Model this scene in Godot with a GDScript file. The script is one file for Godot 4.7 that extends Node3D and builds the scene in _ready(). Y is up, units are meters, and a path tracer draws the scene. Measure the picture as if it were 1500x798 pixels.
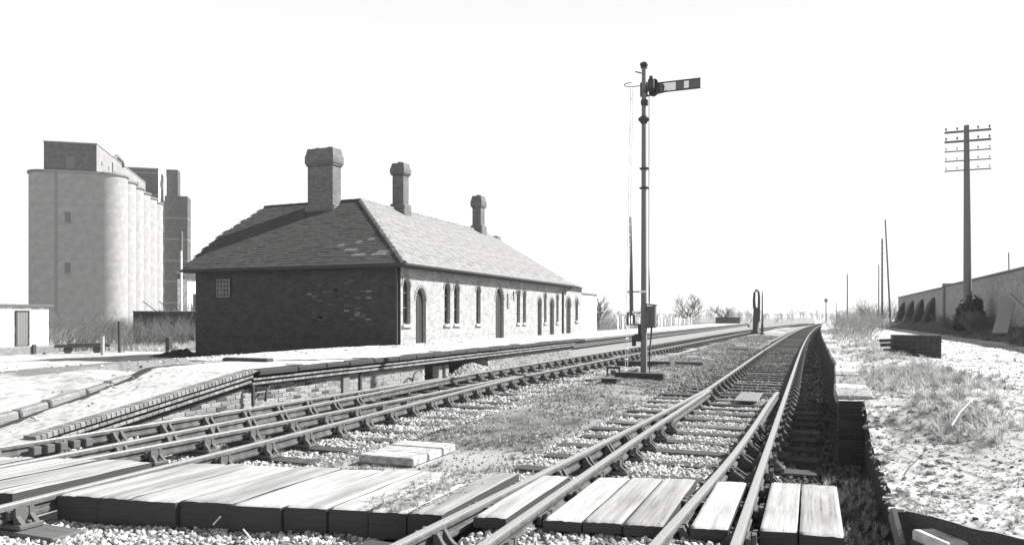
extends Node3D
# x = to the right of the line, y = up, forward along the line = -z. P(x, y, ahead) makes a point.
var rng := RandomNumberGenerator.new()
var counts := {}
var M := {}
var T := {}
var means := {}     # mean linear value of each colour texture
var noise := FastNoiseLite.new()
var noise2 := FastNoiseLite.new()

func P(x: float, y: float, a: float) -> Vector3:
	return Vector3(x, y, -a)

# ---------------------------------------------------------------- naming and committing
func numbered(parent: Node, called: String) -> String:
	var key := str(parent.get_instance_id()) + called
	var k: int = counts.get(key, 0)
	counts[key] = k + 1
	return called if k == 0 else "%s_%03d" % [called, k]

func begin() -> SurfaceTool:
	var st := SurfaceTool.new()
	st.begin(Mesh.PRIMITIVE_TRIANGLES)
	st.set_smooth_group(-1)
	return st

func mesh_of(st: SurfaceTool) -> ArrayMesh:
	st.generate_normals()
	return st.commit()

func put(mesh: Mesh, called: String, mat: Material, parent: Node = self) -> MeshInstance3D:
	var o := MeshInstance3D.new()
	o.mesh = mesh
	o.material_override = mat
	o.name = numbered(parent, called)
	parent.add_child(o, true)
	return o

func obj(st: SurfaceTool, called: String, mat: Material, parent: Node = self) -> MeshInstance3D:
	return put(mesh_of(st), called, mat, parent)

func thing(called: String, label: String, category: String, at := Vector3.ZERO, group := "") -> Node3D:
	var o := Node3D.new()
	o.name = numbered(self, called)
	add_child(o, true)
	o.position = at
	tag(o, label, category, group)
	return o

func tag(o: Node, label: String, category: String, group := "") -> void:
	o.set_meta("label", label)
	o.set_meta("category", category)
	if group != "":
		o.set_meta("group", group)

func structure(o: Node, label: String, category: String) -> void:
	tag(o, label, category)
	o.set_meta("kind", "structure")

func stuff(o: Node) -> void:
	o.set_meta("kind", "stuff")

# ---------------------------------------------------------------- shapes
func tri(st: SurfaceTool, a: Vector3, b: Vector3, c: Vector3) -> void:
	st.add_vertex(a); st.add_vertex(b); st.add_vertex(c)

func quad(st: SurfaceTool, a: Vector3, b: Vector3, c: Vector3, d: Vector3, out: Vector3) -> void:
	if (a - c).cross(a - b).dot(out) >= 0.0:
		tri(st, a, b, c); tri(st, a, c, d)
	else:
		tri(st, a, c, b); tri(st, a, d, c)

func trio(st: SurfaceTool, a: Vector3, b: Vector3, c: Vector3, out: Vector3) -> void:
	if (a - c).cross(a - b).dot(out) >= 0.0:
		tri(st, a, b, c)
	else:
		tri(st, a, c, b)

func obox(st: SurfaceTool, c: Vector3, ux: Vector3, uy: Vector3, uz: Vector3, h: Vector3, ch := 0.0) -> void:
	if ch <= 0.0:
		var ax := ux * h.x
		var ay := uy * h.y
		var az := uz * h.z
		for s: float in [-1.0, 1.0]:
			quad(st, c + ax * s - ay - az, c + ax * s + ay - az, c + ax * s + ay + az, c + ax * s - ay + az, ux * s)
			quad(st, c + ay * s - ax - az, c + ay * s + ax - az, c + ay * s + ax + az, c + ay * s - ax + az, uy * s)
			quad(st, c + az * s - ay - ax, c + az * s + ay - ax, c + az * s + ay + ax, c + az * s - ay + ax, uz * s)
		return
	var f := func(sx: float, sy: float, sz: float, which: int) -> Vector3:
		var q := Vector3(sx * (h.x - ch), sy * (h.y - ch), sz * (h.z - ch))
		q[which] = [sx * h.x, sy * h.y, sz * h.z][which]
		return c + ux * q.x + uy * q.y + uz * q.z
	for s: float in [-1.0, 1.0]:
		quad(st, f.call(s, -1, -1, 0), f.call(s, 1, -1, 0), f.call(s, 1, 1, 0), f.call(s, -1, 1, 0), ux * s)
		quad(st, f.call(-1, s, -1, 1), f.call(1, s, -1, 1), f.call(1, s, 1, 1), f.call(-1, s, 1, 1), uy * s)
		quad(st, f.call(-1, -1, s, 2), f.call(1, -1, s, 2), f.call(1, 1, s, 2), f.call(-1, 1, s, 2), uz * s)
		for t: float in [-1.0, 1.0]:
			quad(st, f.call(s, t, -1, 0), f.call(s, t, 1, 0), f.call(s, t, 1, 1), f.call(s, t, -1, 1), ux * s + uy * t)
			quad(st, f.call(s, -1, t, 0), f.call(s, 1, t, 0), f.call(s, 1, t, 2), f.call(s, -1, t, 2), ux * s + uz * t)
			quad(st, f.call(-1, s, t, 1), f.call(1, s, t, 1), f.call(1, s, t, 2), f.call(-1, s, t, 2), uy * s + uz * t)
			for w: float in [-1.0, 1.0]:
				trio(st, f.call(s, t, w, 0), f.call(s, t, w, 1), f.call(s, t, w, 2), ux * s + uy * t + uz * w)

func box(st: SurfaceTool, x0: float, x1: float, y0: float, y1: float, a0: float, a1: float, ch := 0.0) -> void:
	obox(st, P((x0 + x1) / 2, (y0 + y1) / 2, (a0 + a1) / 2), Vector3.RIGHT, Vector3.UP, Vector3.BACK, Vector3(abs(x1 - x0) / 2, abs(y1 - y0) / 2, abs(a1 - a0) / 2), ch)

func bar(st: SurfaceTool, a: Vector3, b: Vector3, w: float, d: float, ch := 0.0) -> void:
	var u := (b - a).normalized()
	var s := u.cross(Vector3.UP if abs(u.y) < 0.9 else Vector3.BACK).normalized()
	obox(st, (a + b) / 2, s, u, s.cross(u), Vector3(w / 2, a.distance_to(b) / 2, d / 2), ch)

func tube(st: SurfaceTool, pts: Array, radii: Array, sides := 6, caps := true) -> void:
	var rings: Array = []
	for i in pts.size():
		var t: Vector3 = (pts[min(i + 1, pts.size() - 1)] - pts[max(i - 1, 0)]).normalized()
		var s := t.cross(Vector3.UP if abs(t.y) < 0.9 else Vector3.RIGHT).normalized()
		var v := t.cross(s)
		var ring: Array = []
		for k in sides:
			var an := TAU * k / sides
			ring.append(pts[i] + (s * cos(an) + v * sin(an)) * radii[i])
		rings.append(ring)
	st.set_smooth_group(0)
	for i in pts.size() - 1:
		for k in sides:
			var a: Vector3 = rings[i][k]
			var b: Vector3 = rings[i][(k + 1) % sides]
			var c: Vector3 = rings[i + 1][(k + 1) % sides]
			var d: Vector3 = rings[i + 1][k]
			quad(st, a, b, c, d, (a + c) / 2 - (pts[i] + pts[i + 1]) / 2)
	st.set_smooth_group(-1)
	if caps:
		for e: int in [0, pts.size() - 1]:
			var out: Vector3 = (pts[e] - pts[1]) if e == 0 else (pts[e] - pts[e - 1])
			for k in sides:
				trio(st, pts[e], rings[e][k], rings[e][(k + 1) % sides], out)

func lathe(st: SurfaceTool, c: Vector3, prof: Array, sides := 12, smooth := true, from := 0.0) -> void:
	# prof: [radius, height] pairs, bottom to top
	st.set_smooth_group(0 if smooth else -1)
	for i in prof.size() - 1:
		for k in sides:
			var a0 := from + TAU * k / sides
			var a1 := from + TAU * (k + 1) / sides
			var r0: float = prof[i][0]
			var r1: float = prof[i + 1][0]
			var y0: float = prof[i][1]
			var y1: float = prof[i + 1][1]
			var d0 := Vector3(cos(a0), 0, sin(a0))
			var d1 := Vector3(cos(a1), 0, sin(a1))
			var out := (d0 + d1) * (y1 - y0) + Vector3.UP * (r0 - r1) * 2.0
			if out.length() < 1e-6:
				out = d0 + d1
			quad(st, c + d0 * r0 + Vector3.UP * y0, c + d1 * r0 + Vector3.UP * y0, c + d1 * r1 + Vector3.UP * y1, c + d0 * r1 + Vector3.UP * y1, out)
	st.set_smooth_group(-1)

func sweep(st: SurfaceTool, prof: Array, path: Array) -> void:
	# closed profile of (side, up) points drawn along a path
	var rows: Array = []
	for i in path.size():
		var t: Vector3 = path[min(i + 1, path.size() - 1)] - path[max(i - 1, 0)]
		t.y = 0
		t = t.normalized()
		var s := t.cross(Vector3.UP)
		var row: Array = []
		for q in prof:
			row.append(path[i] + s * q[0] + Vector3.UP * q[1])
		rows.append(row)
	var n := prof.size()
	var mid := Vector2.ZERO
	for q in prof:
		mid += Vector2(q[0], q[1]) / n
	for i in path.size() - 1:
		var t2: Vector3 = (path[i + 1] - path[i]).normalized()
		var s2 := t2.cross(Vector3.UP)
		for k in n:
			var p0 := Vector2(prof[k][0], prof[k][1])
			var p1 := Vector2(prof[(k + 1) % n][0], prof[(k + 1) % n][1])
			var e := p1 - p0
			var out := s2 * e.y - Vector3.UP * e.x      # profile runs anticlockwise
			quad(st, rows[i][k], rows[i][(k + 1) % n], rows[i + 1][(k + 1) % n], rows[i + 1][k], out)
	for e2: int in [0, path.size() - 1]:
		var dir: Vector3 = path[e2] - path[1 if e2 == 0 else e2 - 1]
		var cen: Vector3 = path[e2] + Vector3.UP * mid.y
		for k in n:
			trio(st, cen, rows[e2][k], rows[e2][(k + 1) % n], dir)

func poly(st: SurfaceTool, pts: Array, out: Vector3) -> void:
	for i in range(1, pts.size() - 1):
		trio(st, pts[0], pts[i], pts[i + 1], out)

# ---------------------------------------------------------------- materials
func to_tex(bytes: PackedByteArray, n: int, bump := 0.0) -> ImageTexture:
	var im := Image.create_from_data(n, n, false, Image.FORMAT_L8, bytes)
	im.convert(Image.FORMAT_RGBA8)
	if bump > 0.0:
		im.bump_map_to_normal_map(bump)
	var t := ImageTexture.create_from_image(im)
	var sum := 0.0
	for i in range(0, bytes.size(), 7):
		sum += pow(bytes[i] / 255.0, 2.2)
	means[t] = sum / (bytes.size() / 7.0)
	return t

func noise_bytes(n: int, sd: int, freq: float, oct := 4, kind := FastNoiseLite.TYPE_SIMPLEX_SMOOTH) -> PackedByteArray:
	var f := FastNoiseLite.new()
	f.seed = sd
	f.noise_type = kind
	f.frequency = freq
	f.fractal_octaves = oct
	var im := f.get_seamless_image(n, n, false, false, 0.12)
	im.convert(Image.FORMAT_L8)
	return im.get_data()

func srgb8(v: float) -> int:
	v = clampf(v, 0.0, 1.0)
	var s := 12.92 * v if v < 0.0031308 else 1.055 * pow(v, 1.0 / 2.4) - 0.055
	return int(round(s * 255.0))

func lut(lo: float, hi: float, g := 1.0) -> PackedByteArray:
	var b := PackedByteArray()
	b.resize(256)
	for i in 256:
		b[i] = srgb8(lerpf(lo, hi, pow(clampf((i / 255.0 - 0.2) / 0.6, 0, 1), g)))
	return b

func mapped(src: PackedByteArray, l: PackedByteArray) -> PackedByteArray:
	var o := PackedByteArray()
	o.resize(src.size())
	for i in src.size():
		o[i] = l[src[i]]
	return o

func brick_tex(n: int, metres: float, sd: int, mortar: float, spread: float) -> Array:
	# brick faces with recessed joints: [colour, normal]; courses 75 mm, bricks 225 mm
	var rows := int(round(metres / 0.075))
	var cols := int(round(metres / 0.225))
	var r := RandomNumberGenerator.new()
	r.seed = sd
	var tone: Array = []
	for i in rows:
		var t := PackedFloat32Array()
		for k in cols * 2:
			t.append(0.82 - r.randf() * spread)
		tone.append(t)
	var g := noise_bytes(n, sd + 5, 0.006, 5)
	var col := PackedByteArray()
	var hgt := PackedByteArray()
	col.resize(n * n)
	hgt.resize(n * n)
	var jw := 0.05
	for y in n:
		var fy := float(y) / n * rows
		var ry := int(fy)
		var vy := fy - ry
		var headers := ry % 2 == 1
		for x in n:
			var fx := float(x) / n * cols * (2 if headers else 1) + (0.5 if headers else 0.0)
			var rx := int(fx)
			var vx := fx - rx
			var ex := jw * (0.75 if headers else 0.4)
			var joint := vy < jw * 1.6 or vx < ex
			var gg := g[y * n + x] / 255.0
			var v: float = mortar if joint else tone[ry][rx % (cols * 2)]
			v *= 0.9 + 0.16 * clampf((gg - 0.2) / 0.6, 0, 1)
			col[y * n + x] = srgb8(v * 0.76)
			hgt[y * n + x] = int(clampf((90.0 if joint else 190.0) + gg * 26.0, 0, 255))
	return [to_tex(col, n), to_tex(hgt, n, 3.0)]

func mat(g: float, tex = null, scale := 1.0, rough := 0.9, nrm = null, nscale := 1.0, world := true, _mean := 0.75) -> StandardMaterial3D:
	var m := StandardMaterial3D.new()
	var v := clampf(g / (means[tex] if tex != null else 1.0), 0, 1)
	m.albedo_color = Color(v, v, v).linear_to_srgb()
	m.roughness = rough
	m.metallic_specular = 0.3
	if tex != null:
		m.albedo_texture = tex
		m.uv1_triplanar = true
		m.uv1_world_triplanar = world
		m.uv1_scale = Vector3.ONE * scale
	if nrm != null:
		m.normal_enabled = true
		m.normal_texture = nrm
		m.normal_scale = nscale
		m.uv1_triplanar = true
		m.uv1_world_triplanar = world
		m.uv1_scale = Vector3.ONE * scale
	return m

func make_materials() -> void:
	var fine := noise_bytes(512, 3, 0.06, 5)
	var coarse := noise_bytes(512, 9, 0.012, 6)
	var cell := noise_bytes(512, 17, 0.05, 2, FastNoiseLite.TYPE_CELLULAR)
	T.fine = to_tex(mapped(fine, lut(0.5, 1.0)), 512)
	T.coarse = to_tex(mapped(coarse, lut(0.5, 1.0)), 512)
	T.soil = to_tex(mapped(fine, lut(0.72, 1.0)), 512)
	T.patchy = to_tex(mapped(coarse, lut(0.15, 1.0, 0.8)), 512)
	T.rough_n = to_tex(mapped(fine, lut(0.0, 1.0)), 512, 4.0)
	T.coarse_n = to_tex(mapped(coarse, lut(0.0, 1.0)), 512, 6.0)
	T.cell_n = to_tex(mapped(cell, lut(0.0, 1.0)), 512, 6.0)
	# wood: streaks along v (posts, planks lying along the line) and along u (cross timbers)
	var n := 512
	var f := FastNoiseLite.new()
	f.seed = 31
	f.frequency = 1.0
	f.fractal_octaves = 4
	var wv := PackedByteArray()
	wv.resize(n * n)
	var wu := PackedByteArray()
	wu.resize(n * n)
	for y in n:
		for x in n:
			var a := TAU * x / n
			var b := TAU * y / n
			var q := f.get_noise_3d(cos(a) * 14.0, sin(a) * 14.0, sin(b) * 0.3 + 0.6 * cos(b)) + 0.35 * f.get_noise_3d(cos(a) * 30.0, sin(a) * 30.0 + 20.0, 3.0 * sin(b))
			var v := clampf(0.82 + q * 0.28, 0.12, 1.0)
			if q < -0.5:
				v *= 0.7
			wv[y * n + x] = srgb8(v)
			wu[x * n + y] = srgb8(v)
	T.wood_v = to_tex(wv, n)
	T.wood_u = to_tex(wu, n)
	T.wood_vn = to_tex(wv, n, 3.0)
	T.wood_un = to_tex(wu, n, 3.0)
	var br := brick_tex(1024, 3.6, 4, 1.1, 0.3)
	T.brick = br[0]; T.brick_n = br[1]
	# lift lines in slip-formed concrete
	var cc := PackedByteArray()
	cc.resize(n * n)
	for y in n:
		var line := 0.9 if (y % 64) < 2 else 1.0
		for x in n:
			cc[y * n + x] = srgb8(line * clampf(0.2 + 0.8 * wv[y * n + x] / 255.0, 0, 1) * (0.8 + 0.2 * clampf((coarse[y * n + x] / 255.0 - 0.25) / 0.5, 0, 1)) * (0.8 + 0.2 * fine[y * n + x] / 255.0))
	T.concrete = to_tex(cc, n)

	M.brick_dark = mat(0.045, T.brick, 1.0 / 3.6, 0.95, T.brick_n, 1.0, true, 0.55)  # end wall's shade put into a darker copy of the front's brick
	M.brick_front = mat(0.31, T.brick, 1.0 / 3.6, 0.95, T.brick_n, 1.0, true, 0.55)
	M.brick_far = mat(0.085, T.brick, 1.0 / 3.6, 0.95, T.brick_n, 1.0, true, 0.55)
	M.chimney = mat(0.14, T.brick, 1.0 / 3.6, 0.95, T.brick_n, 1.0)
	M.wall_right = mat(0.28, T.brick, 1.0 / 3.6, 0.95, T.brick_n, 1.0)
	M.brick_old = mat(0.2, T.brick, 1.0 / 3.6, 0.95, T.brick_n, 1.0)
	M.brick_face = mat(0.17, T.fine, 1.3, 0.95, T.rough_n, 0.6)
	M.brick_face_pale = mat(0.24, T.fine, 1.1, 0.95, T.rough_n, 0.6)
	M.brick_face_soot = mat(0.065, T.fine, 1.7, 0.95, T.rough_n, 0.6)
	M.mortar = mat(0.34, T.fine, 2.0, 1.0)
	M.blue_brick = mat(0.045, T.fine, 1.5, 0.8, T.rough_n, 0.4)
	M.stone = mat(0.5, T.coarse, 0.9, 0.9, T.rough_n, 0.5)
	M.slab = mat(0.36, T.coarse, 0.9, 0.95, T.rough_n, 0.5)
	M.concrete = mat(0.26, T.concrete, 1.0 / 9.0, 0.95)
	M.concrete_plain = mat(0.22, T.concrete, 1.0 / 14.0, 0.95)
	M.tower_brick = mat(0.075, T.coarse, 0.2, 0.95)
	M.white = mat(0.66, T.coarse, 0.4, 0.8)
	M.white_paint = mat(0.8, null, 1, 0.6)
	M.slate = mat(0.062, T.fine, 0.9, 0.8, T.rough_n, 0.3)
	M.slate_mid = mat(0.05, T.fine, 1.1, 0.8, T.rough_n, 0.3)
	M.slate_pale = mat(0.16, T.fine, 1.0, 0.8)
	M.slate_front = mat(0.22, T.coarse, 0.5, 0.85, T.rough_n, 0.3)  # sunlit slope's light put into a paler copy of the slate
	M.plank = mat(0.36, T.wood_v, 0.7, 0.9, T.wood_vn, 0.4)
	M.plank_b = mat(0.31, T.wood_v, 0.55, 0.9, T.wood_vn, 0.4)
	M.plank_c = mat(0.41, T.wood_v, 0.83, 0.9, T.wood_vn, 0.4)
	M.sleeper = mat(0.06, T.wood_u, 0.8, 0.95, T.wood_un, 1.0)
	for q: StandardMaterial3D in [M.plank, M.plank_b, M.plank_c]:
		q.vertex_color_use_as_albedo = true
	M.plank_side_shade = mat(0.055, T.wood_u, 0.9, 0.95)  # darker than the tops: shade of the plank fronts put into colour
	M.sleeper_b = mat(0.10, T.wood_u, 0.65, 0.95, T.wood_un, 1.0)
	M.post = mat(0.16, T.wood_v, 0.9, 0.9, T.wood_vn, 0.6)
	M.post_pale = mat(0.3, T.wood_v, 0.9, 0.9)
	M.timber_dark = mat(0.05, T.wood_u, 0.9, 0.95)
	M.rail = mat(0.10, T.coarse, 0.8, 0.7, T.rough_n, 0.3)
	M.rail_top = mat(0.32, T.fine, 2.0, 0.38)
	M.rail_top.metallic = 0.35
	M.chair = mat(0.10, T.fine, 4.0, 0.75, T.rough_n, 0.4)
	M.iron = mat(0.05, T.fine, 3.0, 0.6)
	M.iron_mid = mat(0.11, T.fine, 3.0, 0.6)
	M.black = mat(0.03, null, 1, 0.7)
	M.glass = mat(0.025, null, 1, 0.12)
	M.glass.metallic_specular = 0.5
	M.door = mat(0.045, T.wood_v, 1.0, 0.7)
	M.door_grey = mat(0.17, T.wood_v, 1.0, 0.8)
	M.galv = mat(0.18, T.coarse, 1.4, 0.55)
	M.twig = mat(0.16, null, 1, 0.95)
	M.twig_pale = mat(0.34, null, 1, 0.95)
	M.bark = mat(0.1, T.fine, 2.0, 0.95)
	M.tinted = mat(1.0, null, 1, 0.95)
	M.tinted.vertex_color_use_as_albedo = true
	M.soil = mat(0.9, T.soil, 1.1, 1.0, T.rough_n, 0.15)
	M.soil.vertex_color_use_as_albedo = true
	M.coal = mat(0.03, T.fine, 3.0, 0.9, T.cell_n, 1.0)
	M.earth = mat(0.07, T.fine, 1.4, 1.0, T.coarse_n, 1.0)

# ---------------------------------------------------------------- the lie of the land
func bend(a: float) -> float:            # both lines swing to the right in the distance
	return 0.00015 * pow(max(0.0, a - 25.0), 2.0)

func bend_left(a: float) -> float:
	return 0.00026 * pow(max(0.0, a - 25.0), 2.0)

func left_mid(a: float) -> float:        # centre of the platform line
	var near: float = -0.022 * max(0.0, 18.0 - a) - 0.001 * pow(max(0.0, 12.0 - a), 2.0)
	return -7.28 + 0.012 * clampf(a - 18.0, 0, 30) + near + bend_left(a)

func left_branch(a: float) -> float:     # centre of the line that leaves it towards us
	var t: float = max(0.0, 17.5 - a)
	return left_mid(a) + 0.105 * t - 0.0006 * t * t - 0.12 * (1.0 - exp(-t * 0.7))

func right_mid(a: float) -> float:
	return -1.19 + bend(a)

func right_branch(a: float) -> float:
	var t: float = max(0.0, 15.4 - a)
	return right_mid(a) - 0.036 * t - 0.0008 * t * t

func wall_x(a: float) -> float:          # face of the old loading bank
	return (0.55 if a < 9.3 else min(0.28 + (a - 9.3) * 0.0254, 0.46)) + bend(a)

func sm(lo: float, hi: float, v: float) -> float:
	return smoothstep(lo, hi, v)

func ramp_y(a: float) -> float:
	return lerpf(0.03, 0.665, clampf((a - 6.3) / (10.66 - 6.3), 0, 1))

func kerb_x(a: float) -> float:
	return -10.3 - 1.65 * sm(4.0, 13.0, a)

func yard_y(x: float, a: float) -> float:
	var hi := 0.1 + 0.59 * sm(5.0, 12.5, a)
	var y := lerpf(hi, 0.06, sm(12.0, 22.5, -x))
	y -= 0.36 * sm(23.0, 36.0, -x)
	return y

func ground_y(x: float, a: float) -> float:
	var rough := noise.get_noise_2d(x * 14.0, a * 14.0) * 0.03 + noise.get_noise_2d(x * 3.0, a * 3.0) * 0.03
	if a > 130.0 or a < -5.0:
		return -0.1
	if x > -9.16:
		var y := -0.06
		if x > -6.2 and x < -3.0:
			y = -0.035
		if x > -3.0 and x < 0.2 and a > 6.4 and a < 40.0:
			y = -0.038
		if x > -3.0 and x < 0.3 and a < 5.6:
			y = -0.1
			y = lerpf(y, 0.055, sm(-2.45, -2.25, x) * sm(-0.36, -0.5, x))
		elif x > -3.0 and x < 0.0 and a < 8.0:
			y = lerpf(y, 0.05, sm(-2.45, -2.25, x) * sm(-0.36, -0.5, x) * sm(7.4, 6.4, a))
		y += 0.07 * exp(-pow((x + 4.2) / 0.9, 2.0)) * sm(9.0, 14.0, a)
		return y + rough
	var yy := yard_y(x, a) + rough * 1.1
	if x > kerb_x(a) - 0.05 or (x > -13.5 and a > 10.5):
		yy = min(yy, ramp_y(a) - 0.25) if a > 6.0 else min(yy, -0.03 + rough)
		if x > -10.0 or (x > -11.2 and a > 14.0):
			yy = min(yy, -0.09)
	return yy

func ground_g(x: float, a: float) -> float:      # the ground's greyness: ballast, cinders, dry grass, earth, painted trench shade
	var n1 := noise.get_noise_2d(x * 20.0, a * 20.0)
	var n2 := noise.get_noise_2d(x * 4.0 + 50.0, a * 4.0)
	var n3 := noise2.get_noise_2d(x * 2.0, a * 2.0)
	var g := 0.42
	if x > -9.2 and x < 1.2:
		var xs := x - bend(a)
		var edge := 0.25 * n2
		if xs < -5.05 + edge + 0.35 * sm(14.0, 30.0, a):
			g = 0.32 + 0.12 * n1
			if a > 24.0 and xs < -6.2:
				g = 0.24
		elif xs < -2.95 + edge * 0.5:
			g = 0.16 + 0.13 * n1 + 0.12 * n2
			g = lerpf(g, 0.4, sm(0.15, 0.5, n3) * 0.6 + sm(20.0, 60.0, a) * 0.35)
			if xs > -3.25:
				g = lerpf(g, 0.34, 0.5)
		else:
			g = 0.26 + 0.12 * n1
			if a > 15.3:
				g = lerpf(0.10, 0.17, sm(25.0, 60.0, a)) + 0.03 * n1
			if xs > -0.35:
				g = 0.07  # shade under the bank's face put into the trench's tone
		if a < 2.5:
			g = 0.3
		return max(g, 0.04)
	if x <= -9.2:
		g = 0.46 + 0.14 * n1 + 0.09 * n2
		var reach := -0.371 * x + 0.9285 * a + n2 * 0.9 + 0.5 * sin(x * 1.7)
		var band := sm(14.5, 14.8, reach) * (1.0 - sm(18.0, 19.5, reach))
		if x < -12.2:
			g = lerpf(g, 0.19 + 0.04 * n1, band)
		if a > 29.0 + n2 * 2.0:
			g = 0.3 + 0.12 * n1
		if a > 44.0:
			g = 0.25 + 0.06 * n1
		g *= 1.0 - 0.35 * sm(0.2, 0.4, noise2.get_noise_2d(x * 60.0, a * 60.0))
		return max(g, 0.05)
	return 0.35 + 0.08 * n1

func lines(spec: Array) -> PackedFloat32Array:
	var o := PackedFloat32Array()
	for s in spec:
		var v: float = s[0]
		while v < s[1] - 1e-4:
			o.append(v)
			v += s[2]
	o.append(spec[spec.size() - 1][1])
	return o

func grid_mesh(xs: PackedFloat32Array, zs: PackedFloat32Array, fy: Callable, fg: Callable, fx: Callable) -> ArrayMesh:
	var nx := xs.size()
	var nz := zs.size()
	var v := PackedVector3Array()
	var c := PackedColorArray()
	for j in nz:
		for i in nx:
			var q: Vector2 = fx.call(xs[i], zs[j])
			v.append(P(q.x, fy.call(q.x, q.y), q.y))
			var g: float = fg.call(q.x, q.y)
			c.append(Color(g, g, g))
	var nn := PackedVector3Array()
	nn.resize(v.size())
	for j in nz:
		for i in nx:
			var dx := v[j * nx + min(i + 1, nx - 1)] - v[j * nx + max(i - 1, 0)]
			var dz := v[min(j + 1, nz - 1) * nx + i] - v[max(j - 1, 0) * nx + i]
			nn[j * nx + i] = dx.cross(dz).normalized()
	var ix := PackedInt32Array()
	for j in nz - 1:
		for i in nx - 1:
			var k := j * nx + i
			ix.append_array([k, k + nx, k + 1, k + 1, k + nx, k + nx + 1])
	var arr: Array = []
	arr.resize(Mesh.ARRAY_MAX)
	arr[Mesh.ARRAY_VERTEX] = v
	arr[Mesh.ARRAY_NORMAL] = nn
	arr[Mesh.ARRAY_COLOR] = c
	arr[Mesh.ARRAY_INDEX] = ix
	var m := ArrayMesh.new()
	m.add_surface_from_arrays(Mesh.PRIMITIVE_TRIANGLES, arr)
	return m

# ---------------------------------------------------------------- scattering
func stone_mesh(sd: int) -> ArrayMesh:
	var r := RandomNumberGenerator.new()
	r.seed = sd
	var st := begin()
	var phi := (1.0 + sqrt(5.0)) / 2.0
	var v: Array = []
	for q in [[-1, phi, 0], [1, phi, 0], [-1, -phi, 0], [1, -phi, 0], [0, -1, phi], [0, 1, phi], [0, -1, -phi], [0, 1, -phi], [phi, 0, -1], [phi, 0, 1], [-phi, 0, -1], [-phi, 0, 1]]:
		v.append(Vector3(q[0], q[1], q[2]).normalized() * r.randf_range(0.36, 0.6))
	for t in [[0, 11, 5], [0, 5, 1], [0, 1, 7], [0, 7, 10], [0, 10, 11], [1, 5, 9], [5, 11, 4], [11, 10, 2], [10, 7, 6], [7, 1, 8], [3, 9, 4], [3, 4, 2], [3, 2, 6], [3, 6, 8], [3, 8, 9], [4, 9, 5], [2, 4, 11], [6, 2, 10], [8, 6, 7], [9, 8, 1]]:
		trio(st, v[t[0]], v[t[1]], v[t[2]], v[t[0]] + v[t[1]] + v[t[2]])
	return mesh_of(st)

func tuft_mesh(sd: int, blades: int, spread: float) -> ArrayMesh:
	var r := RandomNumberGenerator.new()
	r.seed = sd
	var st := begin()
	for i in blades:
		var an := r.randf() * TAU
		var d := Vector3(cos(an), 0, sin(an))
		var side := Vector3(-d.z, 0, d.x) * r.randf_range(0.012, 0.028)
		var b := d * r.randf() * 0.16
		var h := r.randf_range(0.45, 1.0)
		var lean := r.randf_range(0.1, 1.0) * spread
		var mid := b + d * lean * 0.35 + Vector3.UP * h * 0.6
		var tip := b + d * lean + Vector3.UP * h * r.randf_range(0.7, 1.0)
		tri(st, b - side, b + side, mid + side * 0.7)
		tri(st, b - side, mid + side * 0.7, mid - side * 0.7)
		tri(st, mid - side * 0.7, mid + side * 0.7, tip)
	return mesh_of(st)

func scatter(called: String, mesh: Mesh, spots: Array, label: String, category: String) -> void:
	# spots: [position, scale vector, basis turn (full or yaw), grey]
	var mm := MultiMesh.new()
	mm.transform_format = MultiMesh.TRANSFORM_3D
	mm.use_colors = true
	mm.mesh = mesh
	mm.instance_count = spots.size()
	for i in spots.size():
		var s: Array = spots[i]
		mm.set_instance_transform(i, Transform3D((s[2] as Basis).scaled_local(s[1]), s[0]))
		mm.set_instance_color(i, Color(s[3], s[3], s[3]))
	var o := MultiMeshInstance3D.new()
	o.multimesh = mm
	o.material_override = M.tinted
	o.name = numbered(self, called)
	add_child(o, true)
	tag(o, label, category)
	stuff(o)

func any_turn() -> Basis:
	return Basis.from_euler(Vector3(rng.randf() * TAU, rng.randf() * TAU, rng.randf() * TAU))

func yaw() -> Basis:
	return Basis(Vector3.UP, rng.randf() * TAU)

func stones_in(spots: Array, x0: float, x1: float, a0: float, a1: float, per: float, s0: float, s1: float, g0: float, g1: float, keep = null) -> void:
	var n := int((x1 - x0) * (a1 - a0) * per)
	for i in n:
		var x := rng.randf_range(x0, x1)
		var a := rng.randf_range(a0, a1)
		if keep != null and not keep.call(x, a):
			continue
		var s := rng.randf_range(s0, s1)
		spots.append([P(x, ground_y(x, a) + s * 0.12, a), Vector3(s, s * rng.randf_range(0.6, 1.0), s * rng.randf_range(0.7, 1.1)), any_turn(), rng.randf_range(g0, g1)])

# ---------------------------------------------------------------- railway
const RAIL_TOP := 0.19
const HEAD := [[-0.035, 0.1], [-0.026, 0.093], [-0.010, 0.088], [-0.010, 0.05], [-0.030, 0.042], [-0.032, 0.018], [-0.024, 0.004], [0.024, 0.004], [0.032, 0.018], [0.030, 0.042], [0.010, 0.05], [0.010, 0.088], [0.026, 0.093], [0.035, 0.1], [0.036, 0.128], [0.030, 0.139], [-0.030, 0.139], [-0.036, 0.128]]

func rail(parent: Node, fx: Callable, a0: float, a1: float, label := "") -> void:
	var path: Array = []
	var a := a0
	while a < a1:
		path.append(P(fx.call(a), 0.044, a))
		a += 0.5 if a < 30.0 else 2.0 if a < 70 else 5.0
	path.append(P(fx.call(a1), 0.044, a1))
	var st := begin()
	sweep(st, HEAD, path)
	var o := obj(st, "rail", M.rail, parent)
	if label != "":
		o.set_meta("label", label)
	var tp: Array = []
	for q in path:
		tp.append(q + Vector3.UP * 0.139)
	var st2 := begin()
	sweep(st2, [[-0.031, 0.0], [0.031, 0.0], [0.029, 0.006], [0.02, 0.0075], [-0.02, 0.0075], [-0.029, 0.006]], tp)
	obj(st2, "running_surface", M.rail_top, o)

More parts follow.
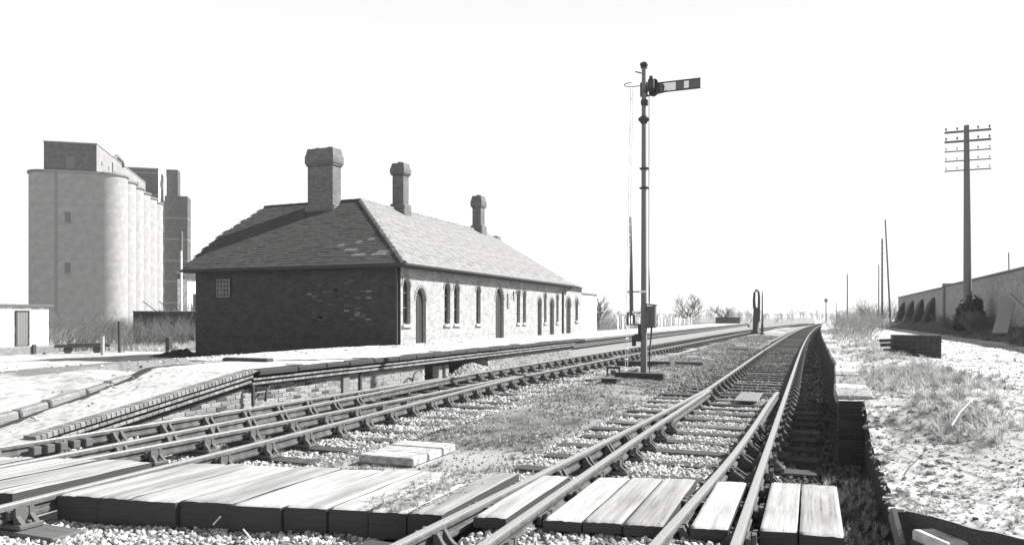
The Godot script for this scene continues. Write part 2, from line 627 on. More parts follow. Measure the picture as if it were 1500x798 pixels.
func chair_mesh() -> ArrayMesh:
	# cast chair for bullhead rail: base, two jaws and an oak key; along x is across the rail
	var st := begin()
	obox(st, Vector3(0, 0.02, 0), Vector3.RIGHT, Vector3.UP, Vector3.BACK, Vector3(0.185, 0.02, 0.1), 0.008)
	for s: float in [-1.0, 1.0]:
		var i0 := 0.036 if s < 0 else 0.075
		for w: float in [-1.0, 1.0]:
			var zz := w * 0.055
			var t := 0.018
			var p: Array = [Vector3(s * 0.17, 0.04, 0), Vector3(s * i0, 0.04, 0), Vector3(s * i0, 0.155, 0), Vector3(s * (i0 + 0.03), 0.16, 0), Vector3(s * 0.105, 0.10, 0)]
			for e: float in [-1.0, 1.0]:
				var q: Array = []
				for k in p:
					q.append(k + Vector3(0, 0, zz + e * t))
				poly(st, [q[1], q[2], q[3], q[4], q[0]], Vector3(0, 0, e))
			for k in 5:
				var k2 := (k + 1) % 5
				var mid: Vector3 = (p[k] + p[k2]) / 2 - Vector3(s * 0.08, 0.08, 0)
				quad(st, p[k] + Vector3(0, 0, zz - t), p[k2] + Vector3(0, 0, zz - t), p[k2] + Vector3(0, 0, zz + t), p[k] + Vector3(0, 0, zz + t), mid)
		obox(st, Vector3(s * (i0 + 0.012), 0.095, 0), Vector3.RIGHT, Vector3.UP, Vector3.BACK, Vector3(0.012, 0.055, 0.05))
	obox(st, Vector3(0.052, 0.105, 0.01), Vector3.RIGHT, Vector3.UP, Vector3.BACK, Vector3(0.02, 0.034, 0.095), 0.006)
	for s: float in [-1.0, 1.0]:
		lathe(st, Vector3(s * 0.145, 0.04, 0), [[0.02, 0.0], [0.02, 0.018], [0.0, 0.024]], 6)
	return mesh_of(st)

func sleeper_mesh(half: float, sd: int) -> ArrayMesh:
	var st := begin()
	var r := RandomNumberGenerator.new()
	r.seed = sd
	obox(st, Vector3(0, -0.066, 0), Vector3.RIGHT, Vector3.UP, Vector3.BACK, Vector3(half, 0.066, 0.124 + r.randf() * 0.01), 0.012)
	return mesh_of(st)

func track_timbers(parent: Node, a0: float, a1: float, centre: Callable, half0: float, half1: float, rails_at: Callable, chair: ArrayMesh, chairs_to: float, near_to: float) -> void:
	var variants: Array = []
	var a := a0
	var rest := begin()
	var far_chairs := begin()
	while a < a1:
		var half := half0 if a < near_to else half1
		var key := "sleeper%.1f_%d" % [half, rng.randi() % 3]
		if not M.has(key):
			M[key] = sleeper_mesh(half + rng.randf_range(-0.05, 0.05), rng.randi() % 1000)
		var cx: float = centre.call(a) + rng.randf_range(-0.04, 0.04)
		if a < 60.0:
			var s := put(M[key], "sleeper", M.sleeper if rng.randf() < 0.6 else M.sleeper_b, parent)
			s.position = P(cx, rng.randf_range(-0.006, 0.004), a)
			s.rotation.y = rng.randf_range(-0.012, 0.012)
			for x in rails_at.call(a):
				if a < chairs_to:
					var c := put(chair, "rail_chair", M.chair, s)
					c.position = Vector3(x[0] - cx, 0.002, 0)
					c.rotation.y = 0.0 if x[1] > 0 else PI
				else:
					obox(far_chairs, P(x[0], 0.06, a), Vector3.RIGHT, Vector3.UP, Vector3.BACK, Vector3(0.13, 0.06, 0.08), 0.02)
		else:
			obox(rest, P(cx, -0.066, a), Vector3.RIGHT, Vector3.UP, Vector3.BACK, Vector3(half, 0.066, 0.125))
			for x in rails_at.call(a):
				obox(far_chairs, P(x[0], 0.06, a), Vector3.RIGHT, Vector3.UP, Vector3.BACK, Vector3(0.13, 0.06, 0.08))
		a += 0.76
	stuff(obj(rest, "far_sleepers", M.sleeper, parent))
	stuff(obj(far_chairs, "far_rail_chairs", M.chair, parent))

func make_left_track(chair: ArrayMesh) -> void:
	var t := thing("railway_track", "platform line of bullhead rails whose points split it in two towards the planks", "railway track")
	var lm := func(a: float) -> float: return left_mid(a) - 0.74
	var lm_blade := func(a: float) -> float: return left_mid(a) + 0.74
	rail(t, lm, 1.5, 185.0)
	rail(t, func(a: float) -> float: return left_mid(a) + 0.74 + 0.0 * a, 17.0, 185.0)
	# points: a curved stock rail joins the far rail, blades lie between
	rail(t, func(a: float) -> float: return left_branch(a) + 0.74, 1.5, 17.2)
	rail(t, func(a: float) -> float: return left_branch(a) - 0.74 + 0.05 * sm(9.0, 17.0, a), 1.5, 16.9, "tapering switch rail beside the far stock rail")
	rail(t, func(a: float) -> float: return left_mid(a) + 0.74 - 0.10 * sm(12.0, 17.0, a), 1.5, 16.9)
	var at := func(a: float) -> Array:
		var o: Array = [[lm.call(a), -1.0]]
		if a > 17.0:
			o.append([lm_blade.call(a), 1.0])
		else:
			o.append([left_branch(a) + 0.74, 1.0])
			if left_branch(a) - left_mid(a) > 0.42:
				o.append([left_branch(a) - 0.74, -1.0])
				o.append([lm_blade.call(a), 1.0])
		return o
	var centre := func(a: float) -> float: return (left_mid(a) + left_branch(a)) / 2 + 0.12 if a < 17.0 else left_mid(a)
	track_timbers(t, 2.44, 184.0, centre, 1.82, 1.3, at, chair, 34.0, 17.0)
	# check blocks between the far rail and its guard
	for k in 5:
		var a := 5.9 + k * 0.16
		var st := begin()
		obox(st, P(left_mid(a) - 0.62, 0.1, a), Vector3.RIGHT, Vector3.UP, Vector3.BACK, Vector3(0.05, 0.05, 0.05), 0.01)
		obj(st, "spacer_block", M.chair, t)

func make_right_track(chair: ArrayMesh) -> void:
	var t := thing("railway_track", "goods line beside the loading bank, its points opening towards the planks", "railway track")
	rail(t, func(a: float) -> float: return right_mid(a) + 0.74, 1.2, 210.0)
	rail(t, func(a: float) -> float: return right_branch(a) - 0.74, 1.2, 210.0)
	rail(t, func(a: float) -> float: return right_mid(a) - 0.74 + 0.055 * sm(8.0, 15.3, a), 1.2, 15.2, "closed switch rail lying against the curved stock rail")
	rail(t, func(a: float) -> float: return right_branch(a) + 0.74 - 0.155 * sm(7.0, 15.3, a), 1.2, 15.2, "open switch rail ending in a square tip")
	var at := func(a: float) -> Array:
		var o: Array = [[right_branch(a) - 0.74, -1.0], [right_mid(a) + 0.74, 1.0]]
		if right_mid(a) - right_branch(a) > 0.16:
			o.append([right_mid(a) - 0.74, 1.0])
			o.append([right_branch(a) + 0.74 - 0.155 * sm(7.0, 15.3, a), -1.0])
		return o
	var centre := func(a: float) -> float: return right_mid(a) - 0.25 if a < 16.0 else right_mid(a)
	track_timbers(t, 2.3, 180.0, centre, 1.5, 1.29, at, chair, 34.0, 16.0)
	# stretcher bars, slide plates and the pale plate at the toe
	for a: float in [15.9, 13.2]:
		var st := begin()
		bar(st, P(right_branch(a) - 0.7, 0.03, a + 0.1), P(right_mid(a) + 0.66, 0.03, a + 0.1), 0.05, 0.025)
		obj(st, "stretcher_bar", M.iron_mid, t)
	var s2 := begin()
	box(s2, -1.36, -0.93, 0.05, 0.07, 14.5, 16.2, 0.006)
	obj(s2, "cover_plate", M.galv, t).set_meta("label", "pale square plate between the rails at the toe of the points")
	var s3 := begin()
	for k in 5:
		var a := 7.6 + k * 0.76
		for s: float in [-1.0, 1.0]:
			bar(s3, P(right_branch(a) + 0.82, 0.13, a + 0.1 * s), P(right_branch(a) + 0.98, 0.02, a + 0.1 * s), 0.03, 0.02)
	obj(s3, "brace_brackets", M.chair, t)

func make_crossing() -> void:
	# boards laid along the line between and beside the rails, in a skewed row
	var t := thing("timber_crossing", "weathered plank foot crossing laid over both pairs of lines", "crossing")
	var near := func(x: float) -> float: return 5.42 + 0.2 * min(x, 0.0)
	var far := func(x: float) -> float: return 7.02 + 0.225 * min(x, 0.0)
	var edges: Array = []
	# [x0, x1, top, ink]
	for e in [[-9.0, -8.62], [-8.3, -8.0], [-7.99, -7.62], [-7.6, -7.45], [-7.18, -6.9], [-6.89, -6.72], [-6.66, -6.34], [-6.33, -6.12], [-5.70, -5.33], [-5.32, -5.06], [-5.05, -4.63], [-4.62, -4.18], [-4.17, -3.76], [-3.75, -3.41], [-3.40, -3.09], [-3.08, -2.79], [-2.78, -2.52],
		[-2.29, -2.05], [-1.79, -1.52], [-1.51, -1.24], [-1.23, -0.96], [-0.78, -0.53], [-0.33, -0.09], [-0.08, 0.20]]:
		edges.append(e)
	for e in edges:
		var x0: float = e[0]
		var x1: float = e[1]
		var j0 := rng.randf_range(-0.018, 0.018)
		var j1 := rng.randf_range(-0.04, 0.04) - (0.2 if x0 < -8.5 else 0.0)
		var top := 0.178 + rng.randf_range(-0.004, 0.004)
		var c00 := Vector2(x0 + 0.002, near.call(x0) + j0)
		var c10 := Vector2(x1 - 0.002, near.call(x1) + j0)
		var c01 := Vector2(x0 + 0.002, far.call(x0) + j1)
		var c11 := Vector2(x1 - 0.002, far.call(x1) + j1)
		var st := begin()
		var lo := -0.03 if x1 < -2.4 or x0 > -0.4 else top - 0.085
		var hi := top - 0.012
		quad(st, P(c00.x, lo, c00.y), P(c10.x, lo, c10.y), P(c10.x, hi, c10.y), P(c00.x, hi, c00.y), Vector3.BACK)
		quad(st, P(c01.x, lo, c01.y), P(c11.x, lo, c11.y), P(c11.x, hi, c11.y), P(c01.x, hi, c01.y), Vector3.FORWARD)
		quad(st, P(c00.x, lo, c00.y), P(c01.x, lo, c01.y), P(c01.x, hi, c01.y), P(c00.x, hi, c00.y), Vector3.LEFT)
		quad(st, P(c10.x, lo, c10.y), P(c11.x, lo, c11.y), P(c11.x, hi, c11.y), P(c10.x, hi, c10.y), Vector3.RIGHT)
		quad(st, P(c00.x, lo, c00.y), P(c10.x, lo, c10.y), P(c11.x, lo, c11.y), P(c01.x, lo, c01.y), Vector3.DOWN)
		var o := obj(st, "plank", M.plank_side_shade, t)
		var sd := rng.randf() * 100.0
		var split := rng.randf_range(0.25, 0.75)
		var cup := rng.randf_range(-0.003, 0.004)
		var gx := lines([[0.0, 0.12, 0.04], [0.12, 0.88, 0.095], [0.88, 1.0, 0.04]])
		var gz := lines([[0.0, 0.06, 0.02], [0.06, 0.94, 0.055], [0.94, 1.0, 0.02]])
		var fx := func(u: float, v: float) -> Vector2: return c00.lerp(c10, u).lerp(c01.lerp(c11, u), v)
		var fy := func(x: float, aa: float) -> float:
			var u := clampf((x - x0) / (x1 - x0), 0, 1)
			var n: float = near.call(x) + j0
			var f: float = far.call(x) + j1
			var v := clampf((aa - n) / (f - n), 0, 1)
			var rim_in: float = min(min(u, 1.0 - u) * (x1 - x0) / 0.03, min(v, 1.0 - v) * (f - n) / 0.035)
			var worn := 0.011 * pow(1.0 - clampf(rim_in, 0, 1), 2.0)
			var corner: float = min(u, 1.0 - u) * (x1 - x0) / 0.05 + v * (f - n) / 0.07
			worn += 0.03 * pow(clampf(1.0 - corner, 0, 1), 1.5)
			var y := top - worn + cup * (4.0 * u * (1.0 - u)) + noise.get_noise_2d(x * 160.0 + sd, aa * 12.0) * 0.006 + noise.get_noise_2d(x * 30.0, aa * 30.0 + sd) * 0.004
			if absf(u - split) < 0.05 and (v < 0.3 + 0.2 * sin(sd)):
				y -= 0.008
			return y
		var fg := func(x: float, aa: float) -> float:
			return clampf(0.82 + 0.28 * noise.get_noise_2d(x * 30.0 + sd, aa * 14.0) + 0.3 * noise.get_noise_2d(x * 150.0, aa * 9.0 + sd), 0.25, 1.0)
		put(grid_mesh(gx, gz, fy, fg, fx), "worn_top", [M.plank, M.plank_b, M.plank_c][rng.randi() % 3], o)  # edges worn in shape; paler than the shade-darkened sides
	# cross bearers underneath
	for seg in [[-9.0, -6.05], [-5.75, -2.5], [-2.3, -0.5], [-0.4, 0.2]]:
		for k in 2:
			var st := begin()
			var xm: float = (seg[0] + seg[1]) / 2
			var a: float = lerpf(near.call(xm), far.call(xm), 0.2 + 0.62 * k)
			var d: float = (seg[1] - seg[0]) / 2
			obox(st, P(xm, -0.04, a), Vector3(1, 0, -0.21).normalized(), Vector3.UP, Vector3(0.21, 0, 1).normalized(), Vector3(d, 0.047, 0.08))
			obj(st, "bearer", M.sleeper, t)

# ---------------------------------------------------------------- platform
const PX := -9.2
const SX := -13.03

func platform_y(x: float, a: float) -> float:
	if a < 10.66:
		return ramp_y(a) + noise.get_noise_2d(x * 9, a * 9) * 0.015 - 0.07 * sm(PX - 0.6, kerb_x(a), x) * sm(10.6, 9.6, a)
	var y := 0.665 + noise.get_noise_2d(x * 6, a * 6) * 0.008
	if a > 30.4:
		y -= 0.0
	return y if a < 121.0 else lerpf(y, 0.0, clampf((a - 121.0) / 5.0, 0, 1))

func platform_g(x: float, a: float) -> float:
	if a < 12.8:
		var k := x - kerb_x(a) - 0.1
		if k < 0.16 + 0.2 * noise.get_noise_2d(x * 12.0, a * 12.0):
			return 0.05
	var n1 := noise.get_noise_2d(x * 18.0, a * 18.0)
	var n2 := noise.get_noise_2d(x * 3.0, a * 3.0)
	return clampf((0.47 + 0.11 * n1 + 0.09 * n2) * (1.0 - 0.4 * sm(0.18, 0.4, noise2.get_noise_2d(x * 70.0, a * 70.0))), 0.1, 0.7)

func make_platform() -> void:
	var t := thing("station_platform", "long low brick-faced platform in front of the station, ramped at its near end", "platform")
	var xs := lines([[0.0, 1.0001, 0.025]])
	var zs := lines([[6.2, 15.0, 0.07], [15.0, 46.0, 0.25], [46.0, 126.0, 4.0]])
	var fx := func(u: float, a: float) -> Vector2:
		var back := SX - 0.2
		if a < 13.0:
			back = lerpf(kerb_x(a), SX, sm(12.0, 13.0, a))
		if a > 44.3:
			back = -13.6
		return Vector2(lerpf(back, PX + 0.09, u), a)
	put(grid_mesh(xs, zs, platform_y, platform_g, fx), "surface", M.soil, t)
	# dark coping slabs along the level part
	var a := 10.68
	while a < 30.4:
		var l := rng.randf_range(0.8, 1.1)
		var st := begin()
		var lift := rng.randf_range(-0.006, 0.006)
		obox(st, P(PX - 0.09, 0.628 + lift, a + l / 2), Vector3.RIGHT, Vector3.UP, Vector3.BACK, Vector3(0.20, 0.048, l / 2 - 0.008), 0.015)
		obj(st, "coping_slab", M.blue_brick, t)
		a += l
	# a few worn pale slabs behind the coping
	for s in [[-9.75, -9.32, 12.2, 13.6], [-9.8, -9.33, 14.6, 16.0], [-11.8, -11.1, 13.2, 14.6], [-9.76, -9.33, 18.2, 19.0], [-9.7, -9.32, 24.0, 25.6]]:
		var st := begin()
		box(st, s[0], s[1], 0.6, 0.69, s[2], s[3], 0.01)
		obj(st, "paving_slab", M.slab if rng.randf() < 0.7 else M.stone, t)
	# corbel courses and wall courses, brick by brick near to, in bands farther off
	var header := begin()
	obox(header, Vector3.ZERO, Vector3.RIGHT, Vector3.UP, Vector3.BACK, Vector3(0.11, 0.022, 0.0555), 0.004)
	var hm := mesh_of(header)
	var st2 := begin()
	obox(st2, Vector3.ZERO, Vector3.RIGHT, Vector3.UP, Vector3.BACK, Vector3(0.05, 0.033, 0.107), 0.006)
	var sm2 := mesh_of(st2)
	var st3 := begin()
	obox(st3, Vector3.ZERO, Vector3.RIGHT, Vector3.UP, Vector3.BACK, Vector3(0.115, 0.034, 0.036), 0.006)
	var edge_brick := mesh_of(st3)
	var faces: Array = [M.brick_face, M.brick_face_pale, M.brick_face_pale, M.brick_face, M.brick_face_soot]
	var made := 0
	var rest: Array = [begin(), begin(), begin()]
	var slope := Vector3(0, 0.635, -4.36).normalized()
	# brick-on-edge top of the ramp
	a = 6.6
	while a < 10.6:
		var b := put(edge_brick, "brick", faces[rng.randi() % 4], t)
		b.position = P(PX - 0.025, ramp_y(a) + 0.006, a)
		b.basis = Basis(Vector3.RIGHT, atan2(0.635, 4.36))
		a += 0.079
		made += 1
	for row in 2:
		a = 7.0 + row * 0.35
		while a < 30.0:
			var top: float = ramp_y(a)
			var drop := 0.085 + row * 0.092 if a < 10.6 else 0.145 + row * 0.085
			var c := P(PX - 0.055 - row * 0.03 + rng.randf_range(-0.004, 0.004), top - drop, a)
			if a < 10.66 or c.y > 0.0:
				if a < 13.5 and made < 190:
					var b := put(hm, "brick", faces[rng.randi() % 4], t)
					b.position = c
					if a < 10.6:
						b.basis = Basis(Vector3.RIGHT, atan2(0.635, 4.36))
					made += 1
				else:
					obox(rest[rng.randi() % 3], c, Vector3.RIGHT, slope.cross(Vector3.RIGHT) * -1.0 if a < 10.6 else Vector3.UP, slope if a < 10.6 else Vector3.BACK, Vector3(0.11, 0.022, 0.0555))
			a += 0.114
	var row2 := 0
	var y := -0.09
	while y < 0.40:
		a = 6.6 + (0.11 if row2 % 2 == 1 else 0.0)
		while a < 30.0:
			var lim := (ramp_y(a) - 0.29) if a < 10.6 else 0.385
			var open := a > 17.2 and a < 21.3
			if y < lim and not open:
				var c := P(PX - 0.165 + rng.randf_range(-0.006, 0.006), y, a)
				if a < 13.0 and made < 300 and a > 8.4:
					put(sm2, "brick", faces[rng.randi() % 5], t).position = c
					made += 1
				else:
					obox(rest[rng.randi() % 3], c, Vector3.RIGHT, Vector3.UP, Vector3.BACK, Vector3(0.05, 0.033, 0.107))
			a += 0.226
		y += 0.076
		row2 += 1
	stuff(obj(rest[0], "wall_bricks", M.brick_face_pale, t))
	stuff(obj(rest[1], "wall_bricks", M.brick_face, t))
	stuff(obj(rest[2], "wall_bricks", M.brick_face_pale, t))
	# mortar core behind the bricks, left open at the cattle creep
	var core := begin()
	a = 6.4
	while a < 17.0:
		var b2: float = min(a + 0.4, 17.2)
		for q in [[a, b2]]:
			var y0: float = ramp_y(a) - 0.03
			var y1: float = ramp_y(b2) - 0.03
			quad(core, P(PX - 0.125, -0.3, a), P(PX - 0.125, -0.3, b2), P(PX - 0.125, y1, b2), P(PX - 0.125, y0, a), Vector3.RIGHT)
		a = b2
	quad(core, P(PX - 0.125, -0.3, 21.3), P(PX - 0.125, -0.3, 30.0), P(PX - 0.125, 0.6, 30.0), P(PX - 0.125, 0.6, 21.3), Vector3.RIGHT)
	for q: float in [17.2, 21.3]:
		quad(core, P(PX - 0.126, -0.3, q), P(PX - 1.6, -0.3, q), P(PX - 1.6, 0.42, q), P(PX - 0.126, 0.42, q), Vector3(0, 0, 1.0 if q < 18 else -1.0))
	quad(core, P(PX - 1.6, -0.3, 17.2), P(PX - 1.6, -0.3, 21.3), P(PX - 1.6, 0.42, 21.3), P(PX - 1.6, 0.42, 17.2), Vector3.RIGHT)
	obj(core, "wall_core", M.mortar, t)
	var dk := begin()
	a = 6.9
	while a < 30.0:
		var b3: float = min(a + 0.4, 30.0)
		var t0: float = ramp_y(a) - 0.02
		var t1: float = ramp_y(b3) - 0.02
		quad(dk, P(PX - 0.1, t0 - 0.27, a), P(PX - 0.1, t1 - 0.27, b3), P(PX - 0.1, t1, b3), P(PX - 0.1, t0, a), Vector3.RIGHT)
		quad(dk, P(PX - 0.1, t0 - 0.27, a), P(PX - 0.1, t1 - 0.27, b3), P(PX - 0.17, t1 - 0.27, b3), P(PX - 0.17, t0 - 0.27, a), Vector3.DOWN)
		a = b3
	obj(dk, "corbel_shade_strip", M.blue_brick, t)  # dark strip painting the shade between the corbel courses
	var es := begin()
	box(es, -11.9, -10.7, 0.5, 0.735, 12.8, 13.02, 0.015)
	obj(es, "edging_stone", M.brick_face_soot, t)
	var lin := begin()
	box(lin, PX - 1.6, PX - 0.06, 0.36, 0.44, 17.0, 21.5)
	obj(lin, "lintel_slab", M.brick_face_soot, t)
	for q: float in [18.15, 18.55]:
		var ps := begin()
		box(ps, PX - 0.4, PX - 0.2, -0.2, 0.3, q, q + 0.22, 0.01)
		obj(ps, "brick_pier", M.brick_face_pale, t)
	# buttress strips on the wall
	for q in [[13.5, 0.24, M.brick_face], [14.15, 0.08, M.brick_face_soot]]:
		var bs := begin()
		box(bs, PX - 0.13, PX - 0.07, -0.2, 0.37, q[0], q[0] + q[1], 0.008)
		obj(bs, "buttress", q[2], t)
	# far wall: banded
	var fw := begin()
	box(fw, PX - 0.3, PX - 0.14, -0.3, 0.42, 30.0, 122.0)
	obj(fw, "far_wall", M.brick_face_pale, t)
	for k in 3:
		var fc := begin()
		box(fc, PX - 0.25, PX + 0.04 - k * 0.035, 0.53 - k * 0.08 - 0.03, 0.53 - k * 0.08 + 0.03, 30.0, 122.0)
		obj(fc, "corbel_course", M.brick_face_soot if k == 0 else M.brick_face, t)
	var fe := begin()
	box(fe, PX - 0.25, PX + 0.09, 0.58, 0.645, 30.41, 121.4)
	obj(fe, "platform_edge", M.brick_face, t)
	# iron stubs by the wall
	var iron := begin()
	box(iron, PX + 0.0, PX + 0.05, 0.05, 0.4, 10.58, 10.64, 0.01)
	tube(iron, [P(PX + 0.05, 0.1, 10.9), P(PX + 0.05, 0.3, 10.95), P(PX + 0.02, 0.36, 11.05)], [0.025, 0.025, 0.02], 6)
	tube(iron, [P(PX + 0.08, 0.0, 16.2), P(PX + 0.08, 0.22, 16.3), P(PX + 0.08, 0.3, 16.55), P(PX + 0.08, 0.24, 16.7)], [0.02, 0.02, 0.02, 0.02], 6)
	obj(iron, "iron_bracket", M.iron, t)
	# kerb along the back of the ramp
	var k := thing("stone_kerb", "rough stone kerb curving along the back of the platform ramp", "kerb")
	a = 4.6
	while a < 13.0:
		var l := rng.randf_range(0.5, 0.95)
		var x := kerb_x(a + l / 2)
		var d := (P(kerb_x(a + l), yard_y(kerb_x(a + l), a + l), a + l) - P(kerb_x(a), yard_y(kerb_x(a), a), a)).normalized()
		var sd := d.cross(Vector3.UP).normalized()
		var st := begin()
		var yk := yard_y(x, a + l / 2)
		obox(st, P(x, yk - 0.075 + rng.randf_range(-0.015, 0.015), a + l / 2), sd, sd.cross(d), -d, Vector3(0.1, 0.08, l / 2 - 0.006), 0.025)
		obj(st, "kerb_stone", M.brick_old if rng.randf() < 0.75 else M.brick_face, k)
		a += l
	k.set_meta("kind", "structure")

# ---------------------------------------------------------------- station building
func wall_open(st: SurfaceTool, rev: SurfaceTool, a0: float, a1: float, y0: float, y1: float, x: float, ops: Array, depth: float) -> void:
	var s := a0
	for o in ops:
		quad(st, P(x, y0, s), P(x, y0, o[0]), P(x, y1, o[0]), P(x, y1, s), Vector3.RIGHT)
		var m: float = (o[0] + o[1]) / 2
		var r: float = (o[1] - o[0]) / 2
		var rise: float = r * 1.25
		var spring: float = o[3] - rise
		if o[2] > y0 + 0.01:
			quad(st, P(x, y0, o[0]), P(x, y0, o[1]), P(x, o[2], o[1]), P(x, o[2], o[0]), Vector3.RIGHT)
			quad(rev, P(x, o[2], o[0]), P(x, o[2], o[1]), P(x - depth, o[2], o[1]), P(x - depth, o[2], o[0]), Vector3.UP)
		for e: float in [o[0], o[1]]:
			quad(rev, P(x, o[2], e), P(x, spring, e), P(x - depth, spring, e), P(x - depth, o[2], e), Vector3(0, 0, -1 if e == o[0] else 1))
		var n := 10
		for k in n:
			var t0 := PI - PI * k / n
			var t1 := PI - PI * (k + 1) / n
			var p0 := Vector2(m + r * cos(t0), spring + rise * sin(t0))
			var p1 := Vector2(m + r * cos(t1), spring + rise * sin(t1))
			quad(st, P(x, p0.y, p0.x), P(x, p1.y, p1.x), P(x, y1, p1.x), P(x, y1, p0.x), Vector3.RIGHT)
			quad(rev, P(x, p0.y, p0.x), P(x, p1.y, p1.x), P(x - depth, p1.y, p1.x), P(x - depth, p0.y, p0.x), Vector3.DOWN)
		s = o[1]
	quad(st, P(x, y0, s), P(x, y0, a1), P(x, y1, a1), P(x, y1, s), Vector3.RIGHT)

func slates(t: Node3D, org: Vector3, along: Vector3, up: Vector3, inside: Callable, ul: float, vl: float, w: float, e: float, limit: int, mats: Array, pale: Array) -> void:
	# org at the eave; along and up are unit vectors in the slope
	var nrm := along.cross(up)
	if nrm.y < 0:
		nrm = -nrm
	var tilt := 0.05
	var u2 := (up - nrm * tilt).normalized()
	var n2 := (nrm + up * tilt).normalized()
	var one: Array = []
	for k in 3:
		var st := begin()
		obox(st, Vector3.ZERO, along, n2, u2, Vector3(w / 2 - 0.005 - 0.002 * k, 0.006 + 0.002 * k, e * 0.78))
		one.append(mesh_of(st))
	var rest: Array = []
	for m in mats:
		rest.append(begin())
	var made := 0
	var rows := int(vl / e) + 1
	for r in rows:
		var cols := int(ul / w) + 1
		for c in cols:
			var u := (c + (0.5 if r % 2 == 1 else 0.0)) * w + 0.5 * w - w * 0.5
			var v := (r + 0.5) * e
			if not inside.call(u, v):
				continue
			var pos := org + along * u + up * v + nrm * (0.035 + rng.randf_range(0.0, 0.008))
			var is_pale := false
			for q in pale:
				if absf(u - q[0]) < w * 0.62 and absf(v - q[1]) < e * 0.5:
					is_pale = true
			var mi := rng.randi() % mats.size()
			if is_pale:
				put(one[0], "slate", M.slate_pale, t).position = pos
			elif made < limit:
				put(one[rng.randi() % 3], "slate", mats[mi], t).position = pos
				made += 1
			else:
				obox(rest[mi], pos, along, n2, u2, Vector3(w / 2 - 0.006, 0.007, e * 0.78))
	for i in mats.size():
		var o := obj(rest[i], "roof_slates", mats[i], t)
		stuff(o)

func ridge(t: Node3D, a: Vector3, b: Vector3, m: Material) -> void:
	var n := int(a.distance_to(b) / 0.46)
	var d := (b - a) / n
	for i in n:
		var st := begin()
		var p := a + d * i
		tube(st, [p + Vector3.UP * 0.005, p + d * 0.985 + Vector3.UP * 0.005], [0.115, 0.105], 8)
		obj(st, "ridge_tile", m, t)

func chimney(t: Node3D, x0: float, x1: float, a0: float, a1: float, yb: float, ycap: float, yt: float, pots: int) -> void:
	var st := begin()
	box(st, x0, x1, yb, ycap, a0, a1, 0.01)
	var o := obj(st, "chimney", M.chimney, t)
	var base := begin()
	box(base, x0 - 0.1, x1 + 0.1, yb - 0.3, yb + 0.45, a0 - 0.1, a1 + 0.1, 0.05)
	obj(base, "plinth", M.chimney, o)
	var cap := begin()
	var hh := yt - ycap
	var sec: Array = [[0.0, 0.025], [0.12, 0.05], [0.26, 0.085], [0.52, 0.085], [0.68, 0.05], [1.0, 0.01]]
	for i in sec.size() - 1:
		var y0: float = ycap + sec[i][0] * hh
		var y1: float = ycap + sec[i + 1][0] * hh
		var e0: float = sec[i][1]
		var e1: float = sec[i + 1][1]
		if i < 2:
			box(cap, x0 - e1, x1 + e1, y0, y1, a0 - e1, a1 + e1, 0.008)
		else:
			var lo: Array = [P(x0 - e0, y0, a0 - e0), P(x1 + e0, y0, a0 - e0), P(x1 + e0, y0, a1 + e0), P(x0 - e0, y0, a1 + e0)]
			var hi: Array = [P(x0 - e1, y1, a0 - e1), P(x1 + e1, y1, a0 - e1), P(x1 + e1, y1, a1 + e1), P(x0 - e1, y1, a1 + e1)]
			var mid := P((x0 + x1) / 2, (y0 + y1) / 2, (a0 + a1) / 2)
			for k in 4:
				quad(cap, lo[k], lo[(k + 1) % 4], hi[(k + 1) % 4], hi[k], (lo[k] + hi[(k + 1) % 4]) / 2 - mid)
			if i == sec.size() - 2:
				quad(cap, hi[0], hi[1], hi[2], hi[3], Vector3.UP)
	obj(cap, "chimney_cap", M.chimney, o)
	for k in pots:
		var ps := begin()
		var xx := lerpf(x0, x1, (k + 0.5) / pots)
		lathe(ps, P(xx, yt - 0.02, (a0 + a1) / 2), [[0.13, 0.0], [0.12, 0.1], [0.08, 0.1], [0.0, 0.06]], 10)
		obj(ps, "chimney_pot", M.chimney, o)

